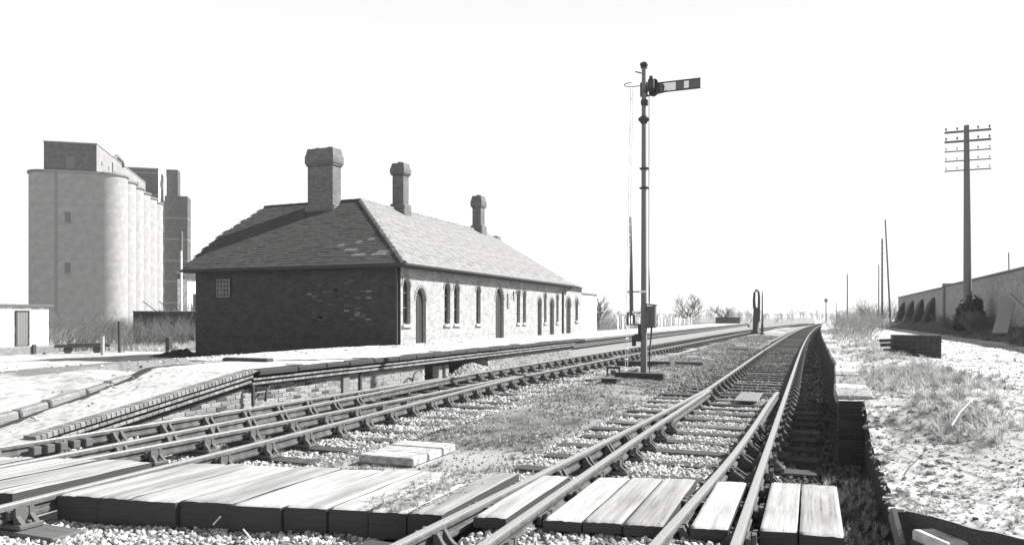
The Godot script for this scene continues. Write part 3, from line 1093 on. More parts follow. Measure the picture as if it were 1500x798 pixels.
func make_station() -> void:
	var t := thing("station_building", "single-storey hipped brick station with tall chimneys and arched openings on the platform", "building")
	var ops: Array = [[22.50, 23.02, 1.35, 2.97], [23.40, 24.16, 0.66, 2.66], [25.63, 26.13, 1.33, 2.96], [26.46, 26.95, 1.33, 2.95], [28.55, 29.0, 1.32, 2.93], [30.62, 31.57, 0.66, 2.94], [33.19, 33.63, 1.32, 2.91], [34.0, 34.43, 1.32, 2.91], [36.11, 36.73, 0.66, 2.60], [37.09, 37.49, 1.32, 2.89], [38.02, 38.73, 0.66, 2.61], [39.12, 39.53, 1.31, 2.88]]
	var ext: Array = [[40.97, 41.83, 0.66, 2.72], [42.76, 43.32, 1.38, 2.70]]
	var wall := begin()
	var rev := begin()
	wall_open(wall, rev, 22.35, 40.3, 0.3, 3.45, SX, ops, 0.17)
	wall_open(wall, rev, 40.3, 44.12, 0.3, 3.4, SX - 0.02, ext, 0.17)
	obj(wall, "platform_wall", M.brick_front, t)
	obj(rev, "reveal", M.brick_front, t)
	var back := begin()
	# gabled and plain outer walls with real thickness behind the front skin
	quad(back, P(SX, -0.4, 22.35), P(-22.1, -0.4, 22.35), P(-22.1, 3.45, 22.35), P(SX, 3.45, 22.35), Vector3.BACK)
	poly(back, [P(-22.1, -0.4, 22.35), P(-22.1, -0.4, 31.6), P(-22.1, 3.4, 31.6), P(-22.1, 6.2, 26.95), P(-22.1, 3.4, 22.35)], Vector3.LEFT)
	quad(back, P(-22.1, -0.4, 31.6), P(-22.1, -0.4, 40.5), P(-22.1, 3.4, 40.5), P(-22.1, 3.4, 31.6), Vector3.LEFT)
	poly(back, [P(-22.1, -0.4, 40.5), P(SX - 0.02, -0.4, 40.5), P(SX - 0.02, 3.4, 40.5), P(-17.6, 6.3, 40.5), P(-22.1, 3.4, 40.5)], Vector3.FORWARD)
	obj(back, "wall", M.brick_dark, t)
	var extw := begin()
	quad(extw, P(SX - 0.02, 0.0, 44.12), P(-20.0, 0.0, 44.12), P(-20.0, 3.4, 44.12), P(SX - 0.02, 3.4, 44.12), Vector3.FORWARD)
	quad(extw, P(-20.0, 0.0, 44.12), P(-20.0, 0.0, 40.4), P(-20.0, 3.4, 40.4), P(-20.0, 3.4, 44.12), Vector3.LEFT)
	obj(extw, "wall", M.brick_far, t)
	# inside: dark floor-to-ceiling partition behind the openings
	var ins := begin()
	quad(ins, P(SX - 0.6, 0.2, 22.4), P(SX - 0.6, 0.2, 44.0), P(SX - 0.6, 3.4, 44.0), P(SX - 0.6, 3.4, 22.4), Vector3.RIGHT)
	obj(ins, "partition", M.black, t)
	# quoin strip where the end wall meets the platform wall
	var pipe := begin()
	tube(pipe, [P(SX - 0.12, 3.35, 22.24), P(SX - 0.12, 3.0, 22.29), P(SX - 0.12, 0.75, 22.29), P(SX - 0.05, 0.69, 22.2)], [0.045, 0.045, 0.045, 0.05], 8)
	tube(pipe, [P(SX + 0.05, 0.68, 40.2), P(SX + 0.05, 2.95, 40.2), P(SX + 0.2, 3.2, 40.9), P(SX + 0.3, 3.33, 41.1)], [0.05, 0.05, 0.045, 0.045], 8)
	obj(pipe, "downpipe", M.iron, t)
	# doors and windows
	for o in ops + ext:
		var m: float = (o[0] + o[1]) / 2
		var r: float = (o[1] - o[0]) / 2
		var xx := SX - 0.14
		if o[2] < 0.8:
			var d := begin()
			box(d, xx - 0.05, xx, 0.66, o[3] + 0.02, o[0] - 0.02, o[1] + 0.02)
			var dd := obj(d, "door", M.door, t)
			for k in 3:
				var pb := begin()
				box(pb, xx - 0.01, xx + 0.012, 0.72, o[3] - r * 0.9, lerpf(o[0], o[1], (k + 0.12) / 3.0), lerpf(o[0], o[1], (k + 0.88) / 3.0), 0.006)
				obj(pb, "door_board", M.door, dd)
			var kn := begin()
			lathe(kn, P(xx + 0.012, 1.5, o[1] - 0.12), [[0.03, 0.0], [0.035, 0.03], [0.0, 0.05]], 8)
			obj(kn, "door_knob", M.iron_mid, dd)
		else:
			var w := begin()
			box(w, xx - 0.04, xx - 0.02, o[2], o[3] + 0.02, o[0] - 0.01, o[1] + 0.01)
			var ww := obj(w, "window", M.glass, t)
			var fr := begin()
			for e: float in [o[0] + 0.02, o[1] - 0.02]:
				box(fr, xx - 0.02, xx + 0.02, o[2], o[3] - r, e - 0.02, e + 0.02)
			for q: float in [0.02, 0.36, 0.68]:
				var yy: float = lerpf(o[2], o[3], q)
				box(fr, xx - 0.021, xx + 0.015, yy - 0.018, yy + 0.018, o[0] + 0.04, o[1] - 0.04)
			obj(fr, "frame", M.iron_mid, ww)
			var sl := begin()
			box(sl, SX - 0.15, SX + 0.09, o[2] - 0.09, o[2] + 0.005, o[0] - 0.06, o[1] + 0.06, 0.012)
			obj(sl, "sill", M.white, ww)
	# arch rings of gauged brick
	for o in ops + ext:
		var m2: float = (o[0] + o[1]) / 2
		var r2: float = (o[1] - o[0]) / 2
		var rise: float = r2 * 1.25
		var sp: float = o[3] - rise
		var ar := begin()
		var n := 11
		for k in n:
			var th := PI * (k + 0.5) / n
			var d := Vector3(0, sin(th) * rise / r2, -cos(th)).normalized()
			var c := P(SX + 0.006, sp + (rise + 0.06) * sin(th), m2 + (r2 + 0.06) * cos(th))
			obox(ar, c, Vector3.RIGHT, d, d.cross(Vector3.RIGHT), Vector3(0.014, 0.055, r2 * 1.45 / n))
		obj(ar, "arch_ring", M.brick_face_pale, t)
	# small lattice window high on the end wall
	var ew := begin()
	box(ew, -21.0, -20.36, 2.36, 3.04, 22.30, 22.34)
	var ewo := obj(ew, "window", M.glass, t)
	var ef := begin()
	for k in 5:
		var xx := lerpf(-20.98, -20.38, k / 4.0)
		box(ef, xx - 0.016, xx + 0.016, 2.36, 3.04, 22.27, 22.30)
	for k in 5:
		var yy := lerpf(2.38, 3.02, k / 4.0)
		box(ef, -21.0, -20.36, yy - 0.016, yy + 0.016, 22.265, 22.297)
	obj(ef, "frame", M.brick_old, ewo)
	# paler replaced bricks in the shade-darkened end wall
	for k in 34:
		var bx := -16.9 + floorf(rng.randf() * 12.0) * 0.225 + rng.randf() * 0.02
		var byy := 1.5 + floorf(pow(rng.randf(), 0.8) * 19.0) * 0.075
		var pb2 := begin()
		box(pb2, bx, bx + 0.21, byy, byy + 0.064, 22.335, 22.36, 0.004)
		obj(pb2, "brick", M.brick_far if rng.randf() < 0.6 else M.brick_face, t)
	# notices on the front
	var nb := begin()
	box(nb, SX + 0.01, SX + 0.04, 2.0, 2.7, 31.95, 32.15, 0.006)
	obj(nb, "notice_board", M.galv, t)
	var lb := begin()
	bar(lb, P(SX, 2.75, 32.75), P(SX + 0.4, 2.8, 32.75), 0.03, 0.03)
	bar(lb, P(SX + 0.02, 2.4, 32.75), P(SX + 0.02, 2.82, 32.75), 0.03, 0.03)
	obj(lb, "lamp_bracket", M.iron_mid, t)
	# roof boarding under the slates
	var A := P(-12.7, 3.42, 22.0)
	var B := P(-17.6, 6.48, 26.9)
	var C := P(-22.6, 6.45, 26.9)
	var D := P(-22.95, 4.98, 24.5)
	var E := P(-22.45, 3.42, 22.0)
	var R2 := P(-17.6, 6.48, 40.1)
	var A2 := P(-12.7, 3.42, 41.3)
	var deck := begin()
	poly(deck, [A, B, C, D, E], Vector3(0, 1, 1))
	poly(deck, [A, B, R2, A2], Vector3(1, 1, 0))
	poly(deck, [B, C, P(-22.6, 3.42, 31.8), P(-22.5, 3.42, 31.8)], Vector3(0, 1, -1))
	poly(deck, [B, P(-22.5, 3.42, 31.8), P(-22.5, 3.42, 40.8), R2], Vector3(-1, 1, 0))
	poly(deck, [R2, A2, P(-17.6, 3.42, 41.3), P(-22.5, 3.42, 40.8)], Vector3(0, 1, -1))
	# soffits and fascia
	box(deck, SX, -12.72, 3.3, 3.38, 22.05, 41.2)
	box(deck, -22.4, SX, 3.3, 3.38, 22.05, 22.35)
	obj(deck, "roof", M.slate_mid, t)
	var gut := begin()
	tube(gut, [P(-12.66, 3.39, 21.95), P(-12.66, 3.37, 41.35)], [0.06, 0.06], 8)
	obj(gut, "gutter", M.iron, t)
	var gut2 := begin()
	tube(gut2, [P(-12.66, 3.385, 21.95), P(-22.45, 3.37, 21.95)], [0.05, 0.05], 8)
	obj(gut2, "gutter", M.slate_mid, t)
	# near slope
	var upn := (B - A)
	var slope_up := Vector3(0, 3.06, -4.9).normalized()
	var near_in := func(u: float, v: float) -> bool:
		var hor := v * 4.9 / Vector2(3.06, 4.9).length()
		var left := 0.0 if hor > 0 else 0.0
		var x := -22.95 + u
		var lim := lerpf(-22.45, -22.95, hor / 2.5) if hor < 2.5 else lerpf(-22.95, -22.6, (hor - 2.5) / 2.4)
		return x > lim + 0.06 and x < -12.7 - hor - 0.05 and hor < 4.85
	var pale: Array = []
	for q in [[7.35, 1.2], [7.7, 1.2], [7.55, 1.75], [7.9, 1.95], [8.9, 0.7], [9.25, 0.7], [9.05, 0.95], [8.1, 0.75], [8.45, 2.5], [6.95, 1.55]]:
		pale.append(q)
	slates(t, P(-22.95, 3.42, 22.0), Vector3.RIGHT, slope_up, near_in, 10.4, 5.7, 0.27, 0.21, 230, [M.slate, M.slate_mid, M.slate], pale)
	var front_up := Vector3(-4.9, 3.06, 0).normalized()
	var front_in := func(u: float, v: float) -> bool:
		var hor := v * 4.9 / Vector2(3.06, 4.9).length()
		return u > hor + 0.05 and u < 19.3 - hor * 1.2 / 4.9 - 0.03 and hor < 4.85
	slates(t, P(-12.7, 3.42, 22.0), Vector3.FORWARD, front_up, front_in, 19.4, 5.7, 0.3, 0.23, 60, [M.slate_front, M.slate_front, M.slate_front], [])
	ridge(t, A, B, M.slate_front)
	ridge(t, B, R2, M.slate_front)
	ridge(t, B, C, M.slate_mid)
	chimney(t, -19.78, -18.52, 26.2, 26.8, 5.9, 7.95, 8.68, 2)
	chimney(t, -17.75, -17.18, 29.7, 30.2, 6.3, 8.05, 8.6, 1)
	chimney(t, -17.72, -17.2, 38.3, 38.85, 6.3, 7.75, 8.4, 1)
	var er := begin()
	poly(er, [P(-12.75, 3.4, 41.0), P(-12.75, 3.4, 44.4), P(-16.5, 4.6, 44.4), P(-16.5, 4.6, 41.0)], Vector3(1, 1, 0))
	poly(er, [P(-20.3, 3.4, 41.0), P(-20.3, 3.4, 44.4), P(-16.5, 4.6, 44.4), P(-16.5, 4.6, 41.0)], Vector3(-1, 1, 0))
	poly(er, [P(-12.9, 3.35, 44.1), P(-20.1, 3.35, 44.1), P(-16.5, 4.5, 44.1)], Vector3(0, 0, -1))
	obj(er, "roof", M.slate_front, t)
	chimney(t, -18.9, -18.2, 43.0, 43.5, 4.0, 6.1, 6.65, 0)
	# pale yard wall beyond
	var yw := thing("yard_wall", "pale rendered yard wall with dark coping beyond the station's far end", "wall")
	var ys := begin()
	box(ys, -13.5, -13.2, 0.3, 3.0, 44.6, 48.0)
	obj(ys, "wall", M.white, yw)
	var yc := begin()
	box(yc, -13.56, -13.14, 3.0, 3.1, 44.56, 48.04, 0.01)
	obj(yc, "coping", M.iron_mid, yw)

# ---------------------------------------------------------------- signal
func make_signal() -> void:
	var X := -4.04
	var A := 19.3
	var t := thing("semaphore_signal", "tall semaphore signal post with a dark-striped pale arm pointing away from the platform", "signal", P(X, 0, A))
	var st := begin()
	var lo := 0.074
	var hi := 0.046
	var yt := 8.05
	var ring: Array = []
	for q in [[-0.1, lo], [3.0, 0.06], [yt, hi]]:
		ring.append([Vector3(-q[1], q[0], -q[1]), Vector3(q[1], q[0], -q[1]), Vector3(q[1], q[0], q[1]), Vector3(-q[1], q[0], q[1])])
	for i in 2:
		for k in 4:
			quad(st, ring[i][k], ring[i][(k + 1) % 4], ring[i + 1][(k + 1) % 4], ring[i + 1][k], ring[i][k] + ring[i][(k + 1) % 4])
	obj(st, "post", M.post, t)
	var cap := begin()
	obox(cap, Vector3(0, yt + 0.02, 0), Vector3.RIGHT, Vector3.UP, Vector3.BACK, Vector3(0.075, 0.02, 0.075), 0.006)
	obox(cap, Vector3(0, yt + 0.09, 0), Vector3.RIGHT, Vector3.UP, Vector3.BACK, Vector3(0.09, 0.04, 0.09), 0.02)
	lathe(cap, Vector3(0, yt + 0.13, 0), [[0.07, 0.0], [0.04, 0.03], [0.0, 0.045]], 8)
	obj(cap, "cap", M.iron, t)
	# arm: y of its axis 7.55, back face towards us
	var ay := 7.53
	var arm := begin()
	obox(arm, Vector3(0.86, ay, -0.1), Vector3.RIGHT, Vector3.UP, Vector3.BACK, Vector3(0.56, 0.125, 0.008), 0.004)
	var armo := obj(arm, "arm", M.iron_mid, t)
	var band := begin()
	poly(band, [Vector3(0.50, ay - 0.104, -0.0895), Vector3(0.80, ay - 0.104, -0.0895), Vector3(0.80, ay + 0.104, -0.0895), Vector3(0.47, ay + 0.104, -0.0895), Vector3(0.52, ay + 0.02, -0.0895)], Vector3.BACK)
	obj(band, "white_band", M.white_paint, armo)
	var b2 := begin()
	obox(b2, Vector3(1.07, ay + 0.005, -0.0905), Vector3.RIGHT, Vector3.UP, Vector3.BACK, Vector3(0.06, 0.09, 0.003))
	obj(b2, "white_band", M.white_paint, armo)
	var rim := begin()
	for s: float in [-1.0, 1.0]:
		obox(rim, Vector3(0.86, ay + s * 0.122, -0.088), Vector3.RIGHT, Vector3.UP, Vector3.BACK, Vector3(0.565, 0.014, 0.012), 0.004)
	obox(rim, Vector3(0.29, ay - 0.15, -0.09), Vector3(1, 0.14, 0).normalized(), Vector3(-0.14, 1, 0).normalized(), Vector3.BACK, Vector3(0.3, 0.02, 0.012), 0.004)
	obj(rim, "arm_rim", M.iron, armo)
	var spec := begin()
	for k in 2:
		var cc := Vector3(0.235, ay + 0.13 - k * 0.22, -0.1)
		var pts: Array = []
		var rad: Array = []
		for i in 13:
			pts.append(cc + Vector3(cos(TAU * i / 12) * 0.10, sin(TAU * i / 12) * 0.11, 0))
			rad.append(0.02)
		tube(spec, pts, rad, 5, false)
		lathe(spec, cc + Vector3(0, 0, 0), [[0.0, -0.004]], 6)
	obox(spec, Vector3(0.2, ay, -0.1), Vector3.RIGHT, Vector3.UP, Vector3.BACK, Vector3(0.13, 0.03, 0.014), 0.004)
	obox(spec, Vector3(0.36, ay - 0.02, -0.1), Vector3.RIGHT, Vector3.UP, Vector3.BACK, Vector3(0.04, 0.13, 0.014), 0.004)
	obj(spec, "spectacle", M.iron, t)
	var gl := begin()
	for k in 2:
		obox(gl, Vector3(0.235, ay + 0.13 - k * 0.22, -0.1), Vector3.RIGHT, Vector3.UP, Vector3.BACK, Vector3(0.085, 0.09, 0.004), 0.002)
	obj(gl, "spectacle_glass", M.black, t)
	var lamp := begin()
	obox(lamp, Vector3(0.2, ay + 0.05, 0.06), Vector3.RIGHT, Vector3.UP, Vector3.BACK, Vector3(0.075, 0.13, 0.075), 0.015)
	lathe(lamp, Vector3(0.2, ay + 0.18, 0.06), [[0.075, 0.0], [0.05, 0.05], [0.055, 0.09], [0.0, 0.1]], 10)
	obox(lamp, Vector3(0.11, ay - 0.1, 0.06), Vector3.RIGHT, Vector3.UP, Vector3.BACK, Vector3(0.12, 0.015, 0.02))
	obj(lamp, "lamp_case", M.iron, t)
	var gear := begin()
	obox(gear, Vector3(-0.02, ay, -0.1), Vector3.RIGHT, Vector3.UP, Vector3.BACK, Vector3(0.1, 0.19, 0.03), 0.02)
	obox(gear, Vector3(0.02, ay - 0.38, 0.02), Vector3.RIGHT, Vector3.UP, Vector3.BACK, Vector3(0.085, 0.07, 0.075), 0.015)
	lathe(gear, Vector3(0, ay - 0.93, 0), [[0.06, 0.0], [0.1, 0.06], [0.15, 0.12], [0.15, 0.15], [0.06, 0.22]], 10)
	bar(gear, Vector3(-0.06, ay + 0.4, 0), Vector3(-0.22, ay + 0.45, 0.02), 0.025, 0.025)
	for y: float in [5.45, 4.95]:
		obox(gear, Vector3(0.01, y, 0), Vector3.RIGHT, Vector3.UP, Vector3.BACK, Vector3(0.11, 0.02, 0.09), 0.006)
	bar(gear, Vector3(0.13, ay - 0.1, -0.02), Vector3(0.13, 2.0, 0.02), 0.014, 0.014)
	obj(gear, "arm_gear", M.iron, t)
	# hoop and ladder at the back of the post
	var hoop := begin()
	var pts: Array = []
	var rad: Array = []
	for i in 9:
		var an := PI * 0.5 + PI * i / 8.0
		pts.append(Vector3(-0.24 + 0.24 * cos(an) , ay + 0.1 - 0.03 * i / 8.0, 0.14 - 0.22 * sin(an) * 1.0))
		rad.append(0.012)
	pts.push_front(Vector3(-0.05, ay + 0.1, -0.06))
	rad.push_front(0.012)
	tube(hoop, pts, rad, 5)
	obj(hoop, "safety_hoop", M.iron_mid, t)
	var lad := begin()
	for s: float in [-1.0, 1.0]:
		bar(lad, Vector3(-0.46, -0.05, 0.02 + s * 0.13), Vector3(-0.31, ay + 0.05, 0.02 + s * 0.13), 0.013, 0.01)
	obj(lad, "ladder_stile", M.white, t)
	for k in 27:
		var rg := begin()
		var y := 0.25 + k * 0.27
		var x := lerpf(-0.46, -0.31, y / ay)
		tube(rg, [Vector3(x, y, -0.11), Vector3(x, y, 0.15)], [0.009, 0.009], 5)
		obj(rg, "ladder_rung", M.white, t)
	# ladder platform, relay case, motor
	var plat := begin()
	for y: float in [1.42, 1.72, 2.27]:
		obox(plat, Vector3(-0.22, y, 0.02), Vector3.RIGHT, Vector3.UP, Vector3.BACK, Vector3(0.22, 0.016, 0.012))
	obox(plat, Vector3(-0.42, 1.57, 0.03), Vector3.RIGHT, Vector3.UP, Vector3.BACK, Vector3(0.03, 0.16, 0.06), 0.01)
	obox(plat, Vector3(-0.25, 1.56, 0.03), Vector3.RIGHT, Vector3.UP, Vector3.BACK, Vector3(0.03, 0.12, 0.04), 0.01)
	obj(plat, "ladder_brackets", M.iron_mid, t)
	var pb := begin()
	obox(pb, Vector3(-0.22, 1.74, 0.04), Vector3.RIGHT, Vector3.UP, Vector3.BACK, Vector3(0.08, 0.02, 0.03), 0.004)
	obox(pb, Vector3(0.0, 2.27, 0.085), Vector3.RIGHT, Vector3.UP, Vector3.BACK, Vector3(0.1, 0.025, 0.006), 0.002)
	obj(pb, "clamp", M.white_paint, t)
	var case := begin()
	obox(case, Vector3(0.2, 1.62, 0.0), Vector3.RIGHT, Vector3.UP, Vector3.BACK, Vector3(0.105, 0.28, 0.12), 0.015)
	obox(case, Vector3(0.2, 1.93, 0.0), Vector3(1, -0.1, 0).normalized(), Vector3(0.1, 1, 0).normalized(), Vector3.BACK, Vector3(0.125, 0.02, 0.14), 0.006)
	obox(case, Vector3(0.115, 1.55, 0.09), Vector3.RIGHT, Vector3.UP, Vector3.BACK, Vector3(0.05, 0.22, 0.05), 0.01)
	obj(case, "relay_case", M.iron_mid, t)
	var cab := begin()
	tube(cab, [Vector3(0.2, 1.36, 0), Vector3(0.19, 1.1, 0.02), Vector3(0.15, 0.75, 0.03), Vector3(0.15, 0.3, 0.02), Vector3(0.17, -0.05, 0.0)], [0.025, 0.022, 0.018, 0.016, 0.016], 6)
	tube(cab, [Vector3(0.13, 2.9, 0.0), Vector3(0.15, 2.3, 0.01), Vector3(0.14, 1.95, 0.0)], [0.01, 0.012, 0.014], 5)
	obj(cab, "cable", M.iron, t)
	var mot := begin()
	obox(mot, Vector3(-0.14, 1.08, 0.03), Vector3.RIGHT, Vector3.UP, Vector3.BACK, Vector3(0.09, 0.1, 0.09), 0.03)
	obox(mot, Vector3(-0.25, 1.0, 0.05), Vector3.RIGHT, Vector3.UP, Vector3.BACK, Vector3(0.05, 0.14, 0.05), 0.02)
	obox(mot, Vector3(-0.11, 1.27, 0.02), Vector3.RIGHT, Vector3.UP, Vector3.BACK, Vector3(0.035, 0.14, 0.04), 0.01)
	obj(mot, "signal_motor", M.iron, t)
	# footing timbers
	var fo := begin()
	obox(fo, Vector3(-0.05, 0.06, 0.28), Vector3.RIGHT, Vector3.UP, Vector3.BACK, Vector3(0.62, 0.13, 0.13), 0.02)
	obj(fo, "footing_timber", M.timber_dark, t)
	var fo2 := begin()
	obox(fo2, Vector3(-0.02, 0.12, -0.15), Vector3.RIGHT, Vector3.UP, Vector3.BACK, Vector3(0.5, 0.05, 0.12), 0.02)
	obj(fo2, "footing_timber", M.iron_mid, t)

func make_lineside() -> void:
	# slab box between the lines
	var t := thing("concrete_cable_lid", "pale three-board cover slab lying in ballast beside the plank crossing", "cover slab")
	for k in 3:
		var st := begin()
		box(st, -4.74 - 0.03 * k + 0.02 * k, -4.04, -0.02, 0.075 - 0.006 * (k % 2), 7.2 + k * 0.36, 7.53 + k * 0.36, 0.012)
		obj(st, "board", M.slab, t)
	var st2 := begin()
	box(st2, -4.72, -4.06, -0.16, -0.03, 7.23, 8.24)
	obj(st2, "base", M.stone, t)
	var q := thing("signal_wire_box", "small dark timber box on the cinders below the signal footing", "box")
	var bst := begin()
	box(bst, -4.66, -4.3, -0.06, 0.13, 17.4, 17.75, 0.012)
	obj(bst, "body", M.timber_dark, q)
	var lid := begin()
	box(lid, -4.69, -4.27, 0.131, 0.16, 17.37, 17.78, 0.008)
	obj(lid, "lid", M.sleeper_b, q)
	var s1 := begin()
	box(s1, -5.28, -4.99, -0.05, 0.05, 17.9, 18.2, 0.012)
	tag(obj(s1, "timber_block", M.timber_dark), "short dark timber block lying alone on the cinders beside the signal", "timber block")
	var s2 := begin()
	box(s2, -6.0, -4.25, 0.0, 0.17, 24.3, 24.6, 0.012)
	tag(obj(s2, "timber_baulk", M.timber_dark), "long dark timber baulk lying behind the signal post", "timber", "timbers lying round the signal")
	var s3 := begin()
	box(s3, -4.2, -3.3, 0.0, 0.14, 25.0, 25.3, 0.012)
	tag(obj(s3, "timber_baulk", M.sleeper_b), "shorter timber baulk on the grass just beyond the signal", "timber", "timbers lying round the signal")
	var s4 := begin()
	box(s4, -3.75, -2.9, 0.0, 0.07, 38.0, 38.4, 0.01)
	tag(obj(s4, "timber_baulk", M.timber_dark), "thin dark timber lying in the dry grass far beyond the signal", "timber", "timbers lying round the signal")
	var pm := thing("wire_pulley", "small iron pulley frame on the cinders to the platform side of the signal", "pulley")
	var f := begin()
	for x: float in [-5.2, -4.86]:
		box(f, x - 0.02, x + 0.02, -0.05, 0.26, 20.0, 20.06, 0.006)
	box(f, -5.22, -4.84, 0.2, 0.27, 19.98, 20.08, 0.01)
	box(f, -5.24, -4.8, -0.04, 0.03, 19.9, 20.2, 0.01)
	obj(f, "frame", M.iron, pm)
	var w := begin()
	tube(w, [P(-5.03, 0.1, 20.0), P(-5.03, 0.1, 20.05)], [0.08, 0.08], 12)
	obj(w, "pulley_wheel", M.iron_mid, pm)
	var rod := begin()
	bar(rod, P(-4.85, 0.05, 20.1), P(-4.5, 0.14, 20.6), 0.06, 0.06)
	obj(rod, "crank", M.iron, pm)
	# water crane and its neighbour post
	var wc := thing("water_crane", "dark water crane with a looped leather hose beside the platform line's far bend", "water crane", P(-4.9, 0, 74.0))
	var c := begin()
	lathe(c, Vector3(0, -0.1, 0), [[0.5, 0.0], [0.5, 0.3], [0.3, 0.4], [0.26, 1.6], [0.2, 2.6]], 12)
	tube(c, [Vector3(-0.12, 2.4, 0), Vector3(-0.16, 3.2, 0), Vector3(-0.12, 3.9, 0), Vector3(0.0, 4.1, 0), Vector3(0.12, 4.1, 0)], [0.16, 0.13, 0.11, 0.12, 0.11], 10)
	obj(c, "pillar", M.iron, wc)
	var h := begin()
	tube(h, [Vector3(0.1, 4.1, 0), Vector3(0.24, 4.0, 0), Vector3(0.29, 3.4, 0), Vector3(0.27, 2.4, 0), Vector3(0.24, 1.2, 0)], [0.09, 0.1, 0.12, 0.13, 0.15], 10)
	obj(h, "hose", M.iron, wc)
	var lp := thing("lamp_post", "slim tapering post standing beside the water crane", "post", P(-4.15, 0, 71.0))
	var l := begin()
	lathe(l, Vector3.ZERO, [[0.12, -0.1], [0.11, 0.9], [0.07, 1.1], [0.05, 3.6], [0.0, 4.3]], 8)
	obj(l, "shaft", M.iron, lp)
	var l2 := begin()
	lathe(l2, Vector3(0, -0.05, 0), [[0.25, 0.0], [0.22, 0.2], [0.12, 0.28]], 8)
	obj(l2, "base", M.iron, lp)
	# dark stack on the bank
	var bl := thing("brick_stack", "dark low block of old bricks on the bank with loose ends sticking out", "brick stack")
	var by := 0.66
	for r in 7:
		for k in 5:
			var s := begin()
			var x0 := 1.72 + k * 0.222 - (0.11 if r % 2 == 1 else 0.0)
			var x1 := x0 + 0.219
			if r % 2 == 0 and k == 4:
				x1 = x0 + 0.09
			x0 = max(x0, 1.72)
			x1 = min(x1, 2.7)
			if x1 - x0 < 0.05:
				continue
			var o := rng.randf_range(-0.012, 0.012)
			box(s, x0, x1, by + r * 0.078, by + r * 0.078 + 0.0765, 19.2 + o, 19.75 + o, 0.006)
			obj(s, "brick", M.iron if rng.randf() < 0.7 else M.timber_dark, bl)
	for q2 in [[1.6, 0.98, 0.06], [1.58, 1.08, 0.05], [1.66, 0.86, 0.04]]:
		var s := begin()
		obox(s, P(q2[0], q2[1], 19.15), Vector3(1, q2[2], 0).normalized(), Vector3(-q2[2], 1, 0).normalized(), Vector3.BACK, Vector3(0.14, 0.037, 0.06), 0.008)
		obj(s, "brick", M.iron, bl)

func cross_arm(t: Node3D, y: float, half: float, thick: float, pots: bool) -> void:
	var st := begin()
	obox(st, Vector3(0, y, 0.1), Vector3.RIGHT, Vector3.UP, Vector3.BACK, Vector3(half, thick, thick * 0.9), 0.01)
	var o := obj(st, "cross_arm", M.post, t)
	for x: float in [-0.93, -0.45, 0.45, 0.93]:
		var s := begin()
		lathe(s, Vector3(x * half, y + thick, 0.1), [[0.012, 0.0], [0.012, 0.07], [0.04, 0.07], [0.045, 0.13], [0.03, 0.17], [0.0, 0.18]], 8)
		obj(s, "insulator", M.iron_mid if pots else M.white, o)

func make_poles() -> void:
	var t := thing("telegraph_pole", "tall telegraph pole with five cross-arms rising from ivy by the brick wall", "telegraph pole", P(7.0, 0.6, 42.0))
	var st := begin()
	tube(st, [Vector3(0.02, -0.3, 0), Vector3(0.0, 5.0, 0), Vector3(-0.03, 10.3, 0)], [0.2, 0.16, 0.115], 10)
	obj(st, "pole", M.post, t)
	for k in 5:
		cross_arm(t, 10.0 - k * 0.47, 0.98, 0.05 if k < 2 else 0.028, k < 2)
	var data: Array = [
		[7.0, 79.8, 0.5, 10.6, 0.09, -0.5, "thin bare pole leaning slightly, tallest of the far poles past the wall's end"],
		[6.0, 76.7, 0.5, 8.5, 0.1, 0.0, "far pole with many small steps beside the wall's far end"],
		[6.0, 80.5, 0.5, 6.4, 0.06, 0.0, "short thin pole half hidden by scrub at the wall's far end"],
		[4.0, 99.8, 0.4, 6.6, 0.09, 0.0, "solitary slim pole above the pale scrub past the loading bank"],
		[12.0, 57.4, 0.3, 5.7, 0.05, -0.1, "thin rod standing behind the long brick wall"],
		[1.9, 118.0, 0.2, 4.0, 0.09, 0.0, "faint short post in the haze near the vanishing rails"],
		[3.1, 112.0, 0.2, 3.5, 0.06, 0.0, "faint thin post in the haze beside the pale scrub"]]
	for d in data:
		var o := thing("lineside_pole", d[6], "pole", P(d[0], d[2] - 0.2, d[1]), "thin poles beyond the loading bank")
		var s := begin()
		tube(s, [Vector3(0, -0.3, 0), Vector3(d[5] * 0.5, d[3] * 0.5, 0), Vector3(d[5], d[3], 0)], [d[4], d[4] * 0.9, d[4] * 0.7], 7)
		obj(s, "shaft", M.post, o)
		if d[1] == 76.7:
			for k in 12:
				var s2 := begin()
				obox(s2, Vector3(0, d[3] - 0.4 - k * 0.5, 0), Vector3.RIGHT, Vector3.UP, Vector3.BACK, Vector3(0.13, 0.02, 0.02))
				obj(s2, "step_iron", M.iron, o)
		elif d[1] == 118.0:
			var s3 := begin()
			obox(s3, Vector3(0, d[3], 0), Vector3.RIGHT, Vector3.UP, Vector3.BACK, Vector3(0.22, 0.25, 0.1), 0.05)
			obj(s3, "head", M.post, o)
	var p := thing("telegraph_pole", "plain dark pole without cross-arms rising behind the picket fence near the station", "pole", P(-20.13, -0.2, 88.9))
	var ps := begin()
	tube(ps, [Vector3(0.04, -0.3, 0), Vector3(0, 6.0, 0), Vector3(-0.12, 13.8, 0)], [0.28, 0.22, 0.13], 8)
	obj(ps, "pole", M.iron, p)

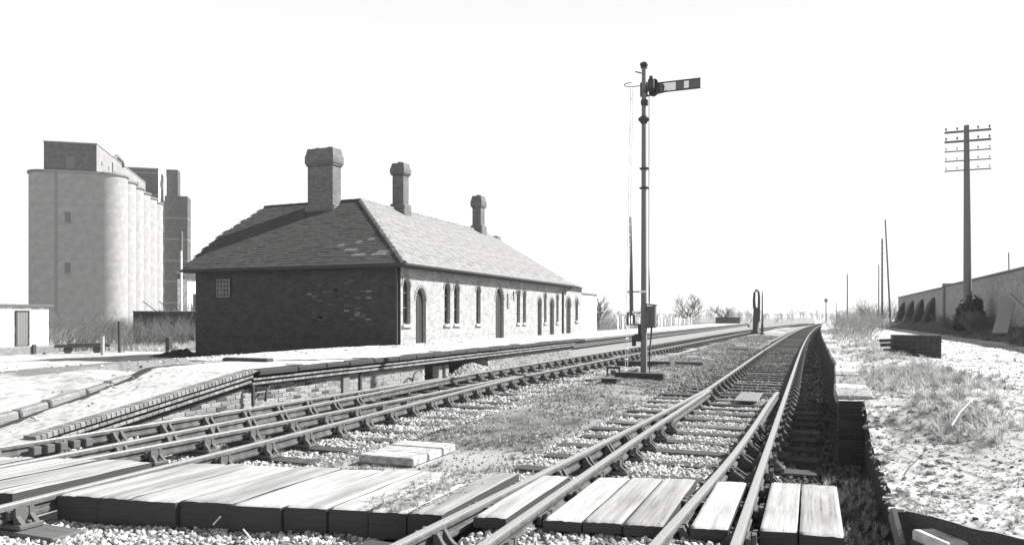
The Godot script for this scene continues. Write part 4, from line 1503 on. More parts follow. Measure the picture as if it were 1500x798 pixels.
# ---------------------------------------------------------------- buildings far left
func make_silo() -> void:
	var t := thing("grain_silo", "huge concrete grain silo of joined cylinders with a rooftop gallery and brick tower", "silo", P(-114.3, 0, 88.9))
	t.rotation.y = deg_to_rad(36.6)
	# local axes: x across the row, -z along it
	var H := 25.6
	var R := 3.15
	for s: float in [-1.0, 1.0]:
		for k in 6:
			var st := begin()
			lathe(st, Vector3(s * 4.35, -1.0, -R - k * 6.3), [[R, 0.0], [R, H + 1.0]], 32)
			var o := obj(st, "cylinder", M.concrete, t)
			var rm := begin()
			lathe(rm, Vector3(s * 4.35, H, -R - k * 6.3), [[R + 0.22, 0.0], [R + 0.22, 0.35], [0.0, 0.36]], 32)
			lathe(rm, Vector3(s * 4.35, H, -R - k * 6.3), [[R, 0.0], [R + 0.22, 0.001]], 32)
			obj(rm, "rim", M.iron_mid, o)  # overhang shading put into the rim as a darker colour
	var st2 := begin()
	obox(st2, Vector3(0, H / 2 - 0.5, -19.0), Vector3.RIGHT, Vector3.UP, Vector3.BACK, Vector3(4.4, H / 2 + 0.5, 18.98))
	obj(st2, "end_wall", M.concrete, t)
	var rim := begin()
	obox(rim, Vector3(0, H + 0.17, -19.0), Vector3.RIGHT, Vector3.UP, Vector3.BACK, Vector3(4.5, 0.178, 19.2))
	obj(rim, "roof_slab", M.concrete_plain, t)
	var pil := begin()
	obox(pil, Vector3(-2.6, H / 2, 0.0), Vector3.RIGHT, Vector3.UP, Vector3.BACK, Vector3(0.22, H / 2 - 0.01, 0.06))
	obj(pil, "seam", M.brick_old, t)
	for y: float in [9.8, 18.2]:
		var w := begin()
		obox(w, Vector3(-0.85, y, 0.0), Vector3.RIGHT, Vector3.UP, Vector3.BACK, Vector3(0.42, 0.85, 0.04))
		var wo := obj(w, "window", M.iron_mid, t)
		var sl := begin()
		obox(sl, Vector3(-0.85, y - 0.95, 0.06), Vector3.RIGHT, Vector3.UP, Vector3.BACK, Vector3(0.55, 0.09, 0.09))
		obj(sl, "sill", M.concrete_plain, wo)
	# rooftop gallery
	var g := begin()
	obox(g, Vector3(-0.55, H + 0.35 + 2.35, -19.3), Vector3.RIGHT, Vector3.UP, Vector3.BACK, Vector3(3.95, 2.35, 18.9))
	var go := obj(g, "gallery", M.concrete_plain, t)
	var ge := begin()
	obox(ge, Vector3(-0.55, H + 0.36 + 2.3, -0.38), Vector3.RIGHT, Vector3.UP, Vector3.BACK, Vector3(3.93, 2.3, 0.025))
	obj(ge, "gable_shade_panel", M.tower_brick, go)  # dark panel added over the gallery front, its shade put into colour
	var gr := begin()
	obox(gr, Vector3(-0.55, H + 5.1, -19.3), Vector3.RIGHT, Vector3.UP, Vector3.BACK, Vector3(4.05, 0.08, 19.0))
	obj(gr, "roof", M.concrete_plain, go)
	var gw := begin()
	obox(gw, Vector3(-0.55, H + 1.7, -0.35), Vector3.RIGHT, Vector3.UP, Vector3.BACK, Vector3(0.65, 1.0, 0.03))
	obj(gw, "window", M.iron_mid, go)
	for k in 8:
		var gs := begin()
		obox(gs, Vector3(3.42, H + 2.4, -3.6 - k * 4.4), Vector3.RIGHT, Vector3.UP, Vector3.BACK, Vector3(0.03, 0.35, 0.35))
		obj(gs, "window", M.iron_mid, go)
	var gp := begin()
	tube(gp, [Vector3(3.5, H + 0.4, -10.5), Vector3(3.5, H + 4.0, -10.5)], [0.08, 0.08], 6)
	tube(gp, [Vector3(3.5, H + 0.4, -30.5), Vector3(3.5, H + 4.0, -30.5)], [0.08, 0.08], 6)
	tube(gp, [Vector3(2.8, H + 5.2, -14.0), Vector3(3.1, H + 6.0, -15.0), Vector3(3.5, H + 5.4, -17.5), Vector3(3.6, H + 4.6, -18.0)], [0.35, 0.35, 0.35, 0.3], 8)
	obj(gp, "vent_pipe", M.iron_mid, go)
	# tower behind and stair tower beside it
	var tw := begin()
	obox(tw, Vector3(1.88, 16.6, -45.4), Vector3.RIGHT, Vector3.UP, Vector3.BACK, Vector3(3.57, 17.6, 4.5))
	var two := obj(tw, "tower", M.tower_brick, t)
	var tw_side := begin()
	obox(tw_side, Vector3(5.48, 16.6, -45.4), Vector3.RIGHT, Vector3.UP, Vector3.BACK, Vector3(0.03, 17.6, 4.49))
	obj(tw_side, "white_side", M.white, two)  # white panel over the tower's whole right side
	var par := begin()
	obox(par, Vector3(1.88, 34.3, -45.4), Vector3.RIGHT, Vector3.UP, Vector3.BACK, Vector3(3.66, 0.12, 4.6))
	obj(par, "parapet", M.concrete_plain, two)
	var s2 := begin()
	obox(s2, Vector3(8.74, 13.9, -45.4), Vector3.RIGHT, Vector3.UP, Vector3.BACK, Vector3(2.41, 14.9, 2.4))
	var st3 := obj(s2, "stair_tower", M.tower_brick, t)
	var s3 := begin()
	obox(s3, Vector3(7.81, 31.8, -45.4), Vector3.RIGHT, Vector3.UP, Vector3.BACK, Vector3(1.2, 3.0, 1.7))
	obj(s3, "tank_room", M.tower_brick, st3)
	for k in 7:
		var y := 4.8 + k * 4.75
		if y < 28.0:
			var b := begin()
			obox(b, Vector3(8.74, y, -45.4), Vector3.RIGHT, Vector3.UP, Vector3.BACK, Vector3(2.45, 0.1, 2.44))
			obj(b, "floor_band", M.concrete_plain, st3)
			for z: float in [-44.4, -46.4]:
				var w := begin()
				obox(w, Vector3(11.16, y + 2.0, z), Vector3.RIGHT, Vector3.UP, Vector3.BACK, Vector3(0.03, 0.9, 0.5))
				obj(w, "window", M.glass, st3)
		var b2 := begin()
		obox(b2, Vector3(1.86, y, -45.4), Vector3.RIGHT, Vector3.UP, Vector3.BACK, Vector3(3.6, 0.1, 4.54))
		obj(b2, "floor_band", M.concrete_plain, two)
		for z: float in [-43.0, -46.0]:
			var w2 := begin()
			obox(w2, Vector3(5.52, y - 2.0, z), Vector3.RIGHT, Vector3.UP, Vector3.BACK, Vector3(0.03, 0.8, 0.7))
			obj(w2, "window", M.glass, two)
	var dp := begin()
	tube(dp, [Vector3(5.2, 0, -40.75), Vector3(5.2, 26.0, -40.75)], [0.16, 0.16], 6)
	obj(dp, "downpipe", M.iron, two)

func make_yard() -> void:
	# white hut at the left
	var t := thing("white_hut", "whitewashed flat-roofed hut with a grey door beyond the yard", "hut")
	var st := begin()
	box(st, -43.0, -38.0, -0.2, 2.15, 20.0, 28.1)
	obj(st, "wall", M.white, t)
	var rf := begin()
	box(rf, -43.2, -37.85, 2.15, 2.27, 19.8, 28.3, 0.01)
	obj(rf, "roof", M.iron_mid, t)
	var d := begin()
	box(d, -38.05, -37.97, 0.12, 1.88, 26.35, 26.95)
	var dd := obj(d, "door", M.door_grey, t)
	var df := begin()
	for a: float in [26.32, 26.98]:
		box(df, -38.03, -37.94, 0.12, 1.95, a - 0.04, a + 0.04)
	box(df, -38.03, -37.94, 1.88, 1.96, 26.3, 27.0)
	obj(df, "frame", M.iron, dd)
	for k in 4:
		var b := begin()
		box(b, -37.975, -37.96, 0.16, 1.86, 26.38 + k * 0.145, 26.5 + k * 0.145, 0.004)
		obj(b, "board", M.door_grey, dd)
	var p := thing("low_brick_wall", "low crumbling brick retaining wall in front of the white hut", "wall")
	var pb := begin()
	box(pb, -37.9, -37.2, -1.0, 0.1, 18.0, 28.1, 0.04)
	obj(pb, "wall", M.brick_old, p)
	var pp := begin()
	box(pp, -37.22, -37.1, -1.0, 0.2, 26.6, 26.78, 0.01)
	obj(pp, "stake", M.iron, p)
	# wooden stakes and posts
	for q in [[-31.7, 26.2, 0.89, 0.07, true, "squat pale post beside the scrub near the dark wagon frame"], [-33.4, 28.6, 1.66, 0.065, false, "tall dark stake standing in the scrub before the silo"], [-31.8, 30.3, 0.75, 0.13, false, "stout dark stump in dry grass near the station's rear corner"]]:
		var o := thing("fence_post", q[5], "post", P(q[0], yard_y(q[0], q[1]), q[1]), "old posts in the scrub by the yard")
		var s := begin()
		obox(s, Vector3(0, q[2] / 2 - 0.1, 0), Vector3(1, 0.02, 0).normalized(), Vector3(-0.02 if not q[4] else 0.0, 1, 0).normalized(), Vector3.BACK, Vector3(q[3], q[2] / 2 + 0.1, q[3]), 0.02)
		obj(s, "stake", M.post_pale if q[4] else M.iron, o)
		var cp := begin()
		obox(cp, Vector3(0, q[2] - 0.015, 0), Vector3.RIGHT, Vector3.UP, Vector3.BACK, Vector3(q[3] * 0.95, 0.02, q[3] * 0.95), 0.008)
		obj(cp, "top", M.iron_mid, o)
	# derelict wagon frame under the bushes
	var w := thing("wagon_frame", "derelict dark wagon underframe rusting under the bushes beside the hut", "wagon frame", P(-35.7, yard_y(-35.7, 28.3), 28.3))
	w.rotation.y = 0.88
	w.scale = Vector3.ONE * 0.55
	var fr := begin()
	for z: float in [-0.75, 0.75]:
		obox(fr, Vector3(0, 0.72, z), Vector3.RIGHT, Vector3.UP, Vector3.BACK, Vector3(2.3, 0.13, 0.07), 0.01)
	for x: float in [-2.2, -0.8, 0.8, 2.2]:
		obox(fr, Vector3(x, 0.74, 0), Vector3.RIGHT, Vector3.UP, Vector3.BACK, Vector3(0.07, 0.11, 0.72), 0.01)
	obj(fr, "underframe", M.iron, w)
	var fl := begin()
	obox(fl, Vector3(0.3, 0.92, 0), Vector3.RIGHT, Vector3.UP, Vector3.BACK, Vector3(1.5, 0.05, 0.8), 0.01)
	obj(fl, "floor", M.timber_dark, w)
	for x: float in [-1.2, 1.2]:
		for z: float in [-0.72, 0.72]:
			var wh := begin()
			tube(wh, [Vector3(x, 0.34, z - 0.05), Vector3(x, 0.34, z + 0.05)], [0.36, 0.36], 16)
			obj(wh, "wheel", M.iron, w)
	# low dark mound by the station's rear corner
	var h := thing("dark_mound", "low dark mound beside the station's rear corner", "heap")
	var xs := lines([[-1.0, 1.0, 0.07]])
	var hy := func(x: float, a: float) -> float:
		var u := (x + 22.9) / 1.6
		var v := (a - 22.4) / 0.9
		var r := clampf(1.0 - sqrt(u * u + v * v), 0, 1)
		return yard_y(x, a) - 0.08 + 0.42 * pow(r, 0.7) * (0.85 + 0.5 * noise.get_noise_2d(x * 40, a * 40))
	var hg := func(_x: float, _a: float) -> float: return 0.03
	var hx := func(u: float, v: float) -> Vector2: return Vector2(-22.9 + u * 1.7, 22.4 + v * 1.0)
	put(grid_mesh(xs, xs, hy, hg, hx), "heap", M.soil, h)
	# brick outbuilding below the tower, pole and white house
	var o2 := thing("brick_outbuilding", "plain dark brick outbuilding below the stair tower", "building")
	var ob := begin()
	var c := Vector3(-43.9, 0.8, -41.7)
	obox(ob, c, Vector3(0.687, 0, -0.727), Vector3.UP, Vector3(0.727, 0, 0.687), Vector3(2.2, 1.17, 1.5))
	obj(ob, "wall", M.brick_dark, o2)
	var orf := begin()
	obox(orf, c + Vector3.UP * 1.2, Vector3(0.687, 0, -0.727), Vector3.UP, Vector3(0.727, 0, 0.687), Vector3(2.25, 0.04, 1.55), 0.01)
	obj(orf, "roof", M.iron_mid, o2)
	for k in 2:
		var rd := begin()
		bar(rd, Vector3(-44.4 + k * 0.75, 2.0, -41.2 - k * 0.75), Vector3(-45.1 + k * 0.75, 2.75, -40.6 - k * 0.75), 0.06, 0.06)
		obj(rd, "strut", M.iron_mid, o2)
	var lp := thing("yard_lamp_pole", "slim pale pole in front of the brick stair tower", "pole", P(-43.6, -0.3, 42.7))
	var lps := begin()
	tube(lps, [Vector3(0, -0.3, 0), Vector3(0, 7.6, 0)], [0.09, 0.07], 8)
	obj(lps, "shaft", M.white, lp)
	var lph := begin()
	obox(lph, Vector3(0, 7.55, 0), Vector3.RIGHT, Vector3.UP, Vector3.BACK, Vector3(0.1, 0.7, 0.1), 0.03)
	obj(lph, "head", M.iron_mid, lp)
	var wh2 := thing("white_house", "narrow white rendered lean-to with one window behind the station's rear corner", "house")
	var ws := begin()
	box(ws, -55.4, -54.2, -0.4, 5.2, 53.8, 62.0)
	obj(ws, "wall", M.white, wh2)
	var win := begin()
	box(win, -54.22, -54.17, 2.2, 3.8, 54.5, 55.9)
	obj(win, "window", M.glass, wh2)
	var wr := begin()
	quad(wr, P(-54.0, 5.15, 53.6), P(-54.0, 5.15, 62.2), P(-55.6, 5.9, 62.2), P(-55.6, 5.9, 53.6), Vector3(1, 1, 0))
	poly(wr, [P(-54.2, 5.2, 53.8), P(-55.4, 5.2, 53.8), P(-55.4, 5.78, 53.8)], Vector3(0, 0, 1))
	obj(wr, "roof", M.slate_mid, wh2)
	# pale picket fence and low wall past the station
	var pf := thing("picket_fence", "pale leaning picket fence behind the platform beside the bare tree", "fence")
	for k in 46:
		var a := 62.0 + k * 0.72
		var x := -15.2 + k * 0.03 + rng.randf_range(-0.05, 0.05)
		if k > 30 and rng.randf() < 0.3:
			continue
		var s := begin()
		var hgt := rng.randf_range(1.0, 1.3)
		var lean := rng.randf_range(-0.06, 0.06)
		obox(s, P(x, 0.45 + hgt / 2, a), Vector3(0, lean, 1).normalized(), Vector3(0, 1, -lean).normalized(), Vector3.RIGHT, Vector3(0.13, hgt / 2, 0.02), 0.005)
		obj(s, "picket", M.white_paint if rng.randf() < 0.75 else M.post_pale, pf)
	for y: float in [0.85, 1.35]:
		var s := begin()
		bar(s, P(-15.26, y, 61.8), P(-13.9, y, 94.5), 0.08, 0.06)
		obj(s, "rail", M.post_pale, pf)
	var lw := thing("low_wall", "low dark brick wall at the far end of the platform", "wall")
	var ls := begin()
	box(ls, -13.0, -9.6, 0.3, 1.45, 112.0, 112.6)
	obj(ls, "wall", M.brick_far, lw)
	var lc := begin()
	box(lc, -13.1, -9.5, 1.45, 1.56, 111.9, 112.7, 0.02)
	obj(lc, "coping", M.brick_face_soot, lw)

# ---------------------------------------------------------------- loading bank and wall at the right
func bank_start(x: float) -> float:
	return clampf(5.95 - 1.7 * (x - 0.55), 3.3, 6.0)

func bank_y(x: float, a: float) -> float:
	var off := x - wall_x(a)
	var y := 0.68 + noise.get_noise_2d(x * 3, a * 3) * 0.05 + noise.get_noise_2d(x * 30, a * 30) * 0.005
	if a < 9.3:
		var edge := lerpf(0.62, 0.33, sm(9.3, 8.2, a)) - 0.07 * sm(8.0, 5.5, a)
		y = lerpf(edge, y, sm(-0.3, 2.3, off))
		y += noise.get_noise_2d(x * 40, a * 40) * 0.05 * sm(0.7, 0.05, off)
	y += 0.09 * exp(-pow((x - 1.6) / 0.7, 2.0)) * sm(6, 9, a)
	y += 0.5 * sm(6.0, 7.8, x) * sm(18.0, 26.0, a) + 0.02 * max(0.0, x - 12.0) * 0.0
	return y

func bank_g(x: float, a: float) -> float:
	var n1 := noise.get_noise_2d(x * 22.0, a * 22.0)
	var n2 := noise.get_noise_2d(x * 5.0, a * 5.0)
	var n3 := noise2.get_noise_2d(x * 3.0, a * 3.0)
	var g := 0.56 + 0.15 * n1 + 0.1 * n2
	var weeds := exp(-pow((x - 1.5 - 0.3 * n3) / 0.55, 2.0)) * sm(5.5, 7.5, a) * (1.0 - sm(22.0, 32.0, a))
	g = lerpf(g, 0.24 + 0.16 * n2, weeds * 0.45)
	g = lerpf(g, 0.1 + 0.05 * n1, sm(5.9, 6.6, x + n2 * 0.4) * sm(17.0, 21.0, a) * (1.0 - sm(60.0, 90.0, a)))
	var sp := noise2.get_noise_2d(x * 60.0, a * 60.0)
	g *= 1.0 - 0.6 * sm(0.12, 0.35, sp)
	return clampf(g, 0.04, 0.7)

func make_bank() -> void:
	var t := thing("loading_bank", "old earth-topped loading bank with a brick face along the goods line", "loading bank")
	var us := lines([[0.0, 1.6, 0.05], [1.6, 4.0, 0.1], [4.0, 10.0, 0.4], [10.0, 60.0, 5.0]])
	var z_near := lines([[0.0, 1.0, 0.025]])
	var z_far := lines([[9.3, 16.0, 0.12], [16.0, 45.0, 0.4], [45.0, 200.0, 5.0]])
	var fx_near := func(u: float, v: float) -> Vector2: return Vector2(0.55 + u, lerpf(bank_start(0.55 + u), 9.3, v))
	var fx_far := func(u: float, a: float) -> Vector2: return Vector2(wall_x(a) + (u if u > 0.3 else u * (0.3 + 0.27) / 0.3) + 0.27 * (0.0 if u <= 0.3 else 1.0), a)
	put(grid_mesh(us, z_near, bank_y, bank_g, fx_near), "top", M.soil, t)
	put(grid_mesh(us, z_far, bank_y, bank_g, fx_far), "top", M.soil, t)
	var st := begin()
	for part in [[z_near, fx_near], [z_far, fx_far]]:
		var zz: PackedFloat32Array = part[0]
		for j in zz.size() - 1:
			var p: Vector2 = part[1].call(0.0, zz[j])
			var q: Vector2 = part[1].call(0.0, zz[j + 1])
			quad(st, P(p.x, -0.3, p.y), P(q.x, -0.3, q.y), P(q.x, bank_y(q.x, q.y), q.y), P(p.x, bank_y(p.x, p.y), p.y), Vector3(-1, 0, 0.4))
	quad(st, P(0.28, -0.3, 9.3), P(0.9, -0.3, 9.3), P(0.9, 0.655, 9.3), P(0.28, 0.655, 9.3), Vector3.BACK)
	obj(st, "brick_face", M.brick_dark, t)
	var s2 := begin()
	for i in us.size() - 1:
		var p: Vector2 = fx_near.call(us[i], 0.0)
		var q: Vector2 = fx_near.call(us[i + 1], 0.0)
		quad(s2, P(p.x, -0.3, p.y), P(q.x, -0.3, q.y), P(q.x, bank_y(q.x, q.y), q.y), P(p.x, bank_y(p.x, p.y), p.y), Vector3(0, 0, 1))
	obj(s2, "broken_end", M.earth, t)
	# coping stones left on the far edge
	var a := 9.4
	while a < 70.0:
		var l := rng.randf_range(0.7, 1.2) * (1.0 if a < 30.0 else 3.0)
		var x := wall_x(a + l / 2)
		var d := Vector3(0, 0, -1)
		if a > 11.0:
			d = (P(wall_x(a + l), 0, a + l) - P(wall_x(a), 0, a)).normalized()
		var s := begin()
		obox(s, P(x + 0.16, 0.66 + rng.randf_range(-0.01, 0.01), a + l / 2), d.cross(Vector3.UP), Vector3.UP, -d, Vector3(0.2, 0.05, l / 2 - 0.006), 0.02)
		obj(s, "coping_stone", M.stone if rng.randf() < 0.6 else M.brick_face_pale, t)
		a += l
	# broken edge: loose stones along the crumbled face
	for k in 90:
		var aa := rng.randf_range(6.0, 9.3)
		var s := put(M.stone_mesh, "edge_stone", M.brick_old if rng.randf() < 0.5 else M.brick_face, t)
		var x := wall_x(aa) + pow(rng.randf(), 1.5) * 0.6 - 0.02
		var sc := rng.randf_range(0.03, 0.09)
		s.transform = Transform3D(yaw().scaled_local(Vector3(sc * 1.3, sc * 0.5, sc)), P(x, bank_y(x, aa) + 0.0, aa))
	# boards and slab at the broken end
	var e := thing("end_boards", "rotting upright board and squared timber at the bank's broken end", "boards")
	var b1 := begin()
	bar(b1, P(0.553, 0.08, 5.62), P(0.516, 0.27, 5.8), 0.03, 0.11)
	obj(b1, "upright_board", M.post, e)
	var b2 := begin()
	bar(b2, P(0.49, 0.275, 6.2), P(0.58, 0.285, 6.18), 0.07, 0.02)
	obj(b2, "cross_board", M.post_pale, e)
	var b3 := begin()
	bar(b3, P(0.5, 0.27, 5.88), P(0.6, 0.28, 5.86), 0.07, 0.02)
	obj(b3, "cross_board", M.post_pale, e)
	var f := thing("stone_slab", "pale squared stone slab jutting from under the turf at the bank's end", "slab")
	var c1 := begin()
	obox(c1, P(0.775, 0.19, 5.47), Vector3(0.507, 0, 0.862), Vector3.UP, Vector3(-0.862, 0, 0.507), Vector3(0.16, 0.036, 0.1), 0.01)
	obj(c1, "slab", M.stone, f)
	var c2 := begin()
	obox(c2, P(0.77, 0.12, 5.49), Vector3(0.507, 0, 0.862), Vector3.UP, Vector3(-0.862, 0, 0.507), Vector3(0.17, 0.03, 0.1), 0.01)
	obj(c2, "lower_course", M.brick_face_soot, f)
	# long brick wall
	var w := thing("brick_boundary_wall", "long tall brick wall with buttresses along the far edge of the goods yard", "wall")
	var ws := begin()
	box(ws, 8.0, 8.4, 0.2, 3.55, 18.0, 55.4)
	box(ws, 8.02, 8.4, 0.2, 3.5, 55.6, 84.0)
	obj(ws, "wall", M.wall_right, w)
	var wc := begin()
	box(wc, 7.93, 8.47, 3.55, 3.66, 18.0, 55.4, 0.02)
	box(wc, 7.95, 8.45, 3.5, 3.6, 55.6, 84.05, 0.02)
	obj(wc, "coping", M.iron_mid, w)
	var pl := begin()
	box(pl, 7.86, 8.5, 0.2, 3.78, 55.3, 55.7, 0.02)
	obj(pl, "pier", M.brick_old, w)
	for q: float in [60.5, 66.3, 72.3, 79.0]:
		var s := begin()
		var wd := 1.1
		for sgn: float in [-1.0, 1.0]:
			poly(s, [P(8.0, 0.2, q + sgn * wd), P(6.9, 0.2, q + sgn * wd), P(7.75, 2.6, q + sgn * wd * 0.7), P(8.0, 3.0, q + sgn * wd * 0.6)], Vector3(0, 0, -sgn))
		quad(s, P(6.9, 0.2, q - wd), P(6.9, 0.2, q + wd), P(7.75, 2.6, q + wd * 0.7), P(7.75, 2.6, q - wd * 0.7), Vector3(-1, 0.3, 0))
		quad(s, P(7.75, 2.6, q - wd * 0.7), P(7.75, 2.6, q + wd * 0.7), P(8.0, 3.0, q + wd * 0.6), P(8.0, 3.0, q - wd * 0.6), Vector3(-1, 1, 0))
		obj(s, "buttress", M.brick_dark, w)
	# planks leaning on it
	for q in [[6.6, 1.0, 33.2, 7.2, 2.4, 34.6, 0.5, "wide pale board leaning among the weeds at the brick wall"], [7.4, 2.9, 33.0, 7.7, 2.1, 30.4, 0.12, "pale lath leaning high against the near part of the brick wall"], [7.1, 2.5, 34.0, 7.2, 1.9, 32.2, 0.12, "pale lath leaning above the wide pale board"]]:
		var s := begin()
		bar(s, P(q[0], q[1], q[2]), P(q[3], q[4], q[5]), q[6], 0.05)
		tag(obj(s, "leaning_board", M.post_pale), q[7], "board", "boards leaning on the long wall")

# ---------------------------------------------------------------- bare shrubs and trees
func grow(st: SurfaceTool, p: Vector3, d: Vector3, l: float, r: float, depth: int, spread: float, up: float) -> void:
	var mid := p + d * l * 0.5 + Vector3(rng.randf_range(-1, 1), rng.randf_range(-1, 1), rng.randf_range(-1, 1)) * l * 0.06
	var tip := p + d * l
	tube(st, [p, mid, tip], [r, r * 0.8, r * 0.6], 3 if depth < 3 else 5, false)
	if depth == 0:
		return
	var n := 3 if depth > 1 else 4
	for k in n:
		var q := p + d * l * rng.randf_range(0.45, 1.0)
		var nd := (d + Vector3(rng.randf_range(-1, 1), rng.randf_range(-0.5, 1) * 0.8 + up, rng.randf_range(-1, 1)) * spread).normalized()
		grow(st, q, nd, l * rng.randf_range(0.55, 0.8), r * 0.56, depth - 1, spread, up)

func bare_tree(called: String, label: String, category: String, at: Vector3, h: float, spread: float, group := "", depth := 5) -> void:
	var t := thing(called, label, category, at, group)
	var tr := begin()
	var r := h * 0.035
	tube(tr, [Vector3(0, -0.3, 0), Vector3(0.02 * h, h * 0.15, 0), Vector3(0.0, h * 0.3, 0.01 * h)], [r * 1.3, r, r * 0.85], 7, false)
	obj(tr, "trunk", M.bark, t)
	var cr := begin()
	for k in 11:
		var an := TAU * k / 11.0 + rng.randf()
		var d := Vector3(cos(an) * spread, rng.randf_range(0.25, 1.5), sin(an) * spread).normalized()
		grow(cr, Vector3(0, h * rng.randf_range(0.16, 0.3), 0), d, h * rng.randf_range(0.2, 0.3), r * 0.42, depth - 2, 0.85, 0.1)
	obj(cr, "crown", M.twig, t)

func bare_shrub(label: String, at: Vector3, h: float, w: float, stems: int, m: Material, group := "") -> void:
	var t := thing("bare_shrub", label, "shrub", at, group)
	var a := begin()
	var b := begin()
	for k in int(stems * 1.5):
		var an := rng.randf() * TAU
		var rr := sqrt(rng.randf()) * w * 0.5
		var d := Vector3(cos(an) * 0.5, rng.randf_range(0.6, 1.4), sin(an) * 0.5).normalized()
		grow(a if k % 2 == 0 else b, Vector3(cos(an) * rr, -0.05, sin(an) * rr), d, h * rng.randf_range(0.3, 0.5), 0.019, 3, 0.85, 0.08)
	obj(a, "stems", m, t)
	obj(b, "twigs", m, t)

func make_plants() -> void:
	var i := 0
	for q in [[-41.0, 31.0, 2.6, 2.6, 26, "dense grey shrub at the hut's far corner"], [-38.5, 29.8, 1.7, 2.0, 18, "low tangled shrub over the wagon frame's hut end"], [-43.1, 34.4, 2.8, 3.2, 28, "tall bare bush in front of the silo's shaded end"], [-43.9, 36.3, 2.7, 3.0, 28, "bare bush under the silo's lit corner"], [-37.9, 32.2, 1.5, 2.4, 18, "small bush behind the tall dark stake"], [-43.7, 38.5, 2.3, 2.8, 24, "wide bush before the silo's bright cylinders"], [-37.9, 34.4, 1.7, 2.4, 20, "low bush in front of the brick outbuilding's blank wall"], [-40.1, 37.8, 2.1, 2.6, 24, "bare bush against the brick outbuilding"], [-42.3, 41.2, 2.8, 2.4, 22, "bare bush below the yard lamp pole"], [-38.4, 38.5, 2.3, 2.4, 24, "thin bush next to the station's rear corner"]]:
		bare_shrub(q[5], P(q[0], yard_y(q[0], q[1]) - 0.1, q[1]), q[2], q[3], q[4], M.twig, "bare bushes along the back of the yard")
	for q in [[-50.0, 48.0, 4.4, "faint bare tree behind the white hut's roof"], [-54.0, 55.0, 5.0, "taller faint tree behind the white hut, farther from the silo"]]:
		bare_tree("bare_tree", q[3], "tree", P(q[0], -0.6, q[1]), q[2], 0.6, "faint trees behind the hut")
	bare_tree("bare_tree", "round-headed bare tree rising over the picket fence behind the platform", "tree", P(-14.43, 0.4, 96.5), 5.0, 0.8, "", 6)
	bare_tree("bare_tree", "spreading low bare tree near the far end of the platform", "tree", P(-12.0, 0.4, 113.0), 4.0, 1.1, "", 6)
	bare_tree("bare_tree", "thin sapling between the station and the signal", "tree", P(-15.8, 0.3, 58.0), 3.6, 0.5)
	for q in [[-16.5, 52.0, 1.8, 2.8, "pale bramble mound just past the yard wall"], [-16.2, 57.0, 2.0, 3.2, "tangled pale shrub behind the platform left of the signal"], [-17.0, 63.0, 2.2, 3.4, "grey shrub behind the signal's ladder"], [-15.0, 49.0, 0.9, 2.0, "low dark bramble at the yard wall's foot"], [-15.6, 66.0, 1.2, 2.8, "low scrub at the start of the picket fence"]]:
		bare_shrub(q[4], P(q[0], 0.25, q[1]), q[2], q[3], 22, M.twig_pale, "scrub behind the platform")
	for q in [[2.0, 40.0, 1.2, 1.8, "dry pale weeds halfway along the loading bank"], [2.6, 52.0, 1.7, 2.6, "pale tangled scrub on the bank under the slim pole"], [3.4, 58.0, 1.8, 3.0, "broad pale scrub beyond the tangled scrub on the bank"], [3.0, 68.0, 1.7, 3.2, "distant pale scrub closest to the vanishing rails"]]:
		bare_shrub(q[4], P(q[0] + bend(q[1]), 0.6, q[1]), q[2], q[3], 24, M.twig_pale, "pale scrub along the loading bank")
	for q in [[5.7, 78.0, 3.6, 1.8, "spindly bush round the foot of the stepped pole"], [5.0, 83.0, 2.6, 2.4, "low spindly bush past the stepped pole"]]:
		bare_shrub(q[4], P(q[0], 0.5, q[1]), q[2], q[3], 20, M.twig, "spindly bushes at the wall's far end")
	for q in [[7.2, 38.8, 1.2, 1.8, "dark bramble at the wall between the telegraph pole and the leaning boards"], [7.3, 45.5, 1.1, 2.0, "dark bramble just beyond the telegraph pole"]]:
		bare_shrub(q[4], P(q[0], 0.9, q[1]), q[2], q[3], 30, M.twig, "dark scrub at the foot of the long wall")
	var hb := begin()
	for k in 420:
		var ha := rng.randf_range(150.0, 260.0)
		var hx2 := rng.randf_range(-95.0, 62.0)
		if absf(hx2 - bend(ha)) < 12.0:
			continue
		grow(hb, P(hx2, -0.2, ha), Vector3(rng.randf_range(-0.4, 0.4), 1, rng.randf_range(-0.4, 0.4)).normalized(), rng.randf_range(1.0, 2.0), 0.07, 2, 0.8, 0.05)
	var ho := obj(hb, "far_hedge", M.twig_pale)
	tag(ho, "pale hedge line across the fields beyond the platform and the bank", "hedge")
	stuff(ho)
	# far woodland on the horizon, one mass
	var fw := begin()
	for k in 420:
		var a := rng.randf_range(420.0, 640.0)
		var x := rng.randf_range(-260.0, 240.0)
		var h := rng.randf_range(4.0, 7.0)
		grow(fw, P(x, -0.3, a), Vector3(rng.randf_range(-0.15, 0.15), 1, 0).normalized(), h * rng.randf_range(0.3, 0.6), 0.25, 3, 0.9, 0.05)
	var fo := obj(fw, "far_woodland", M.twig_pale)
	tag(fo, "hazy line of bare woodland along the horizon", "woodland")
	stuff(fo)

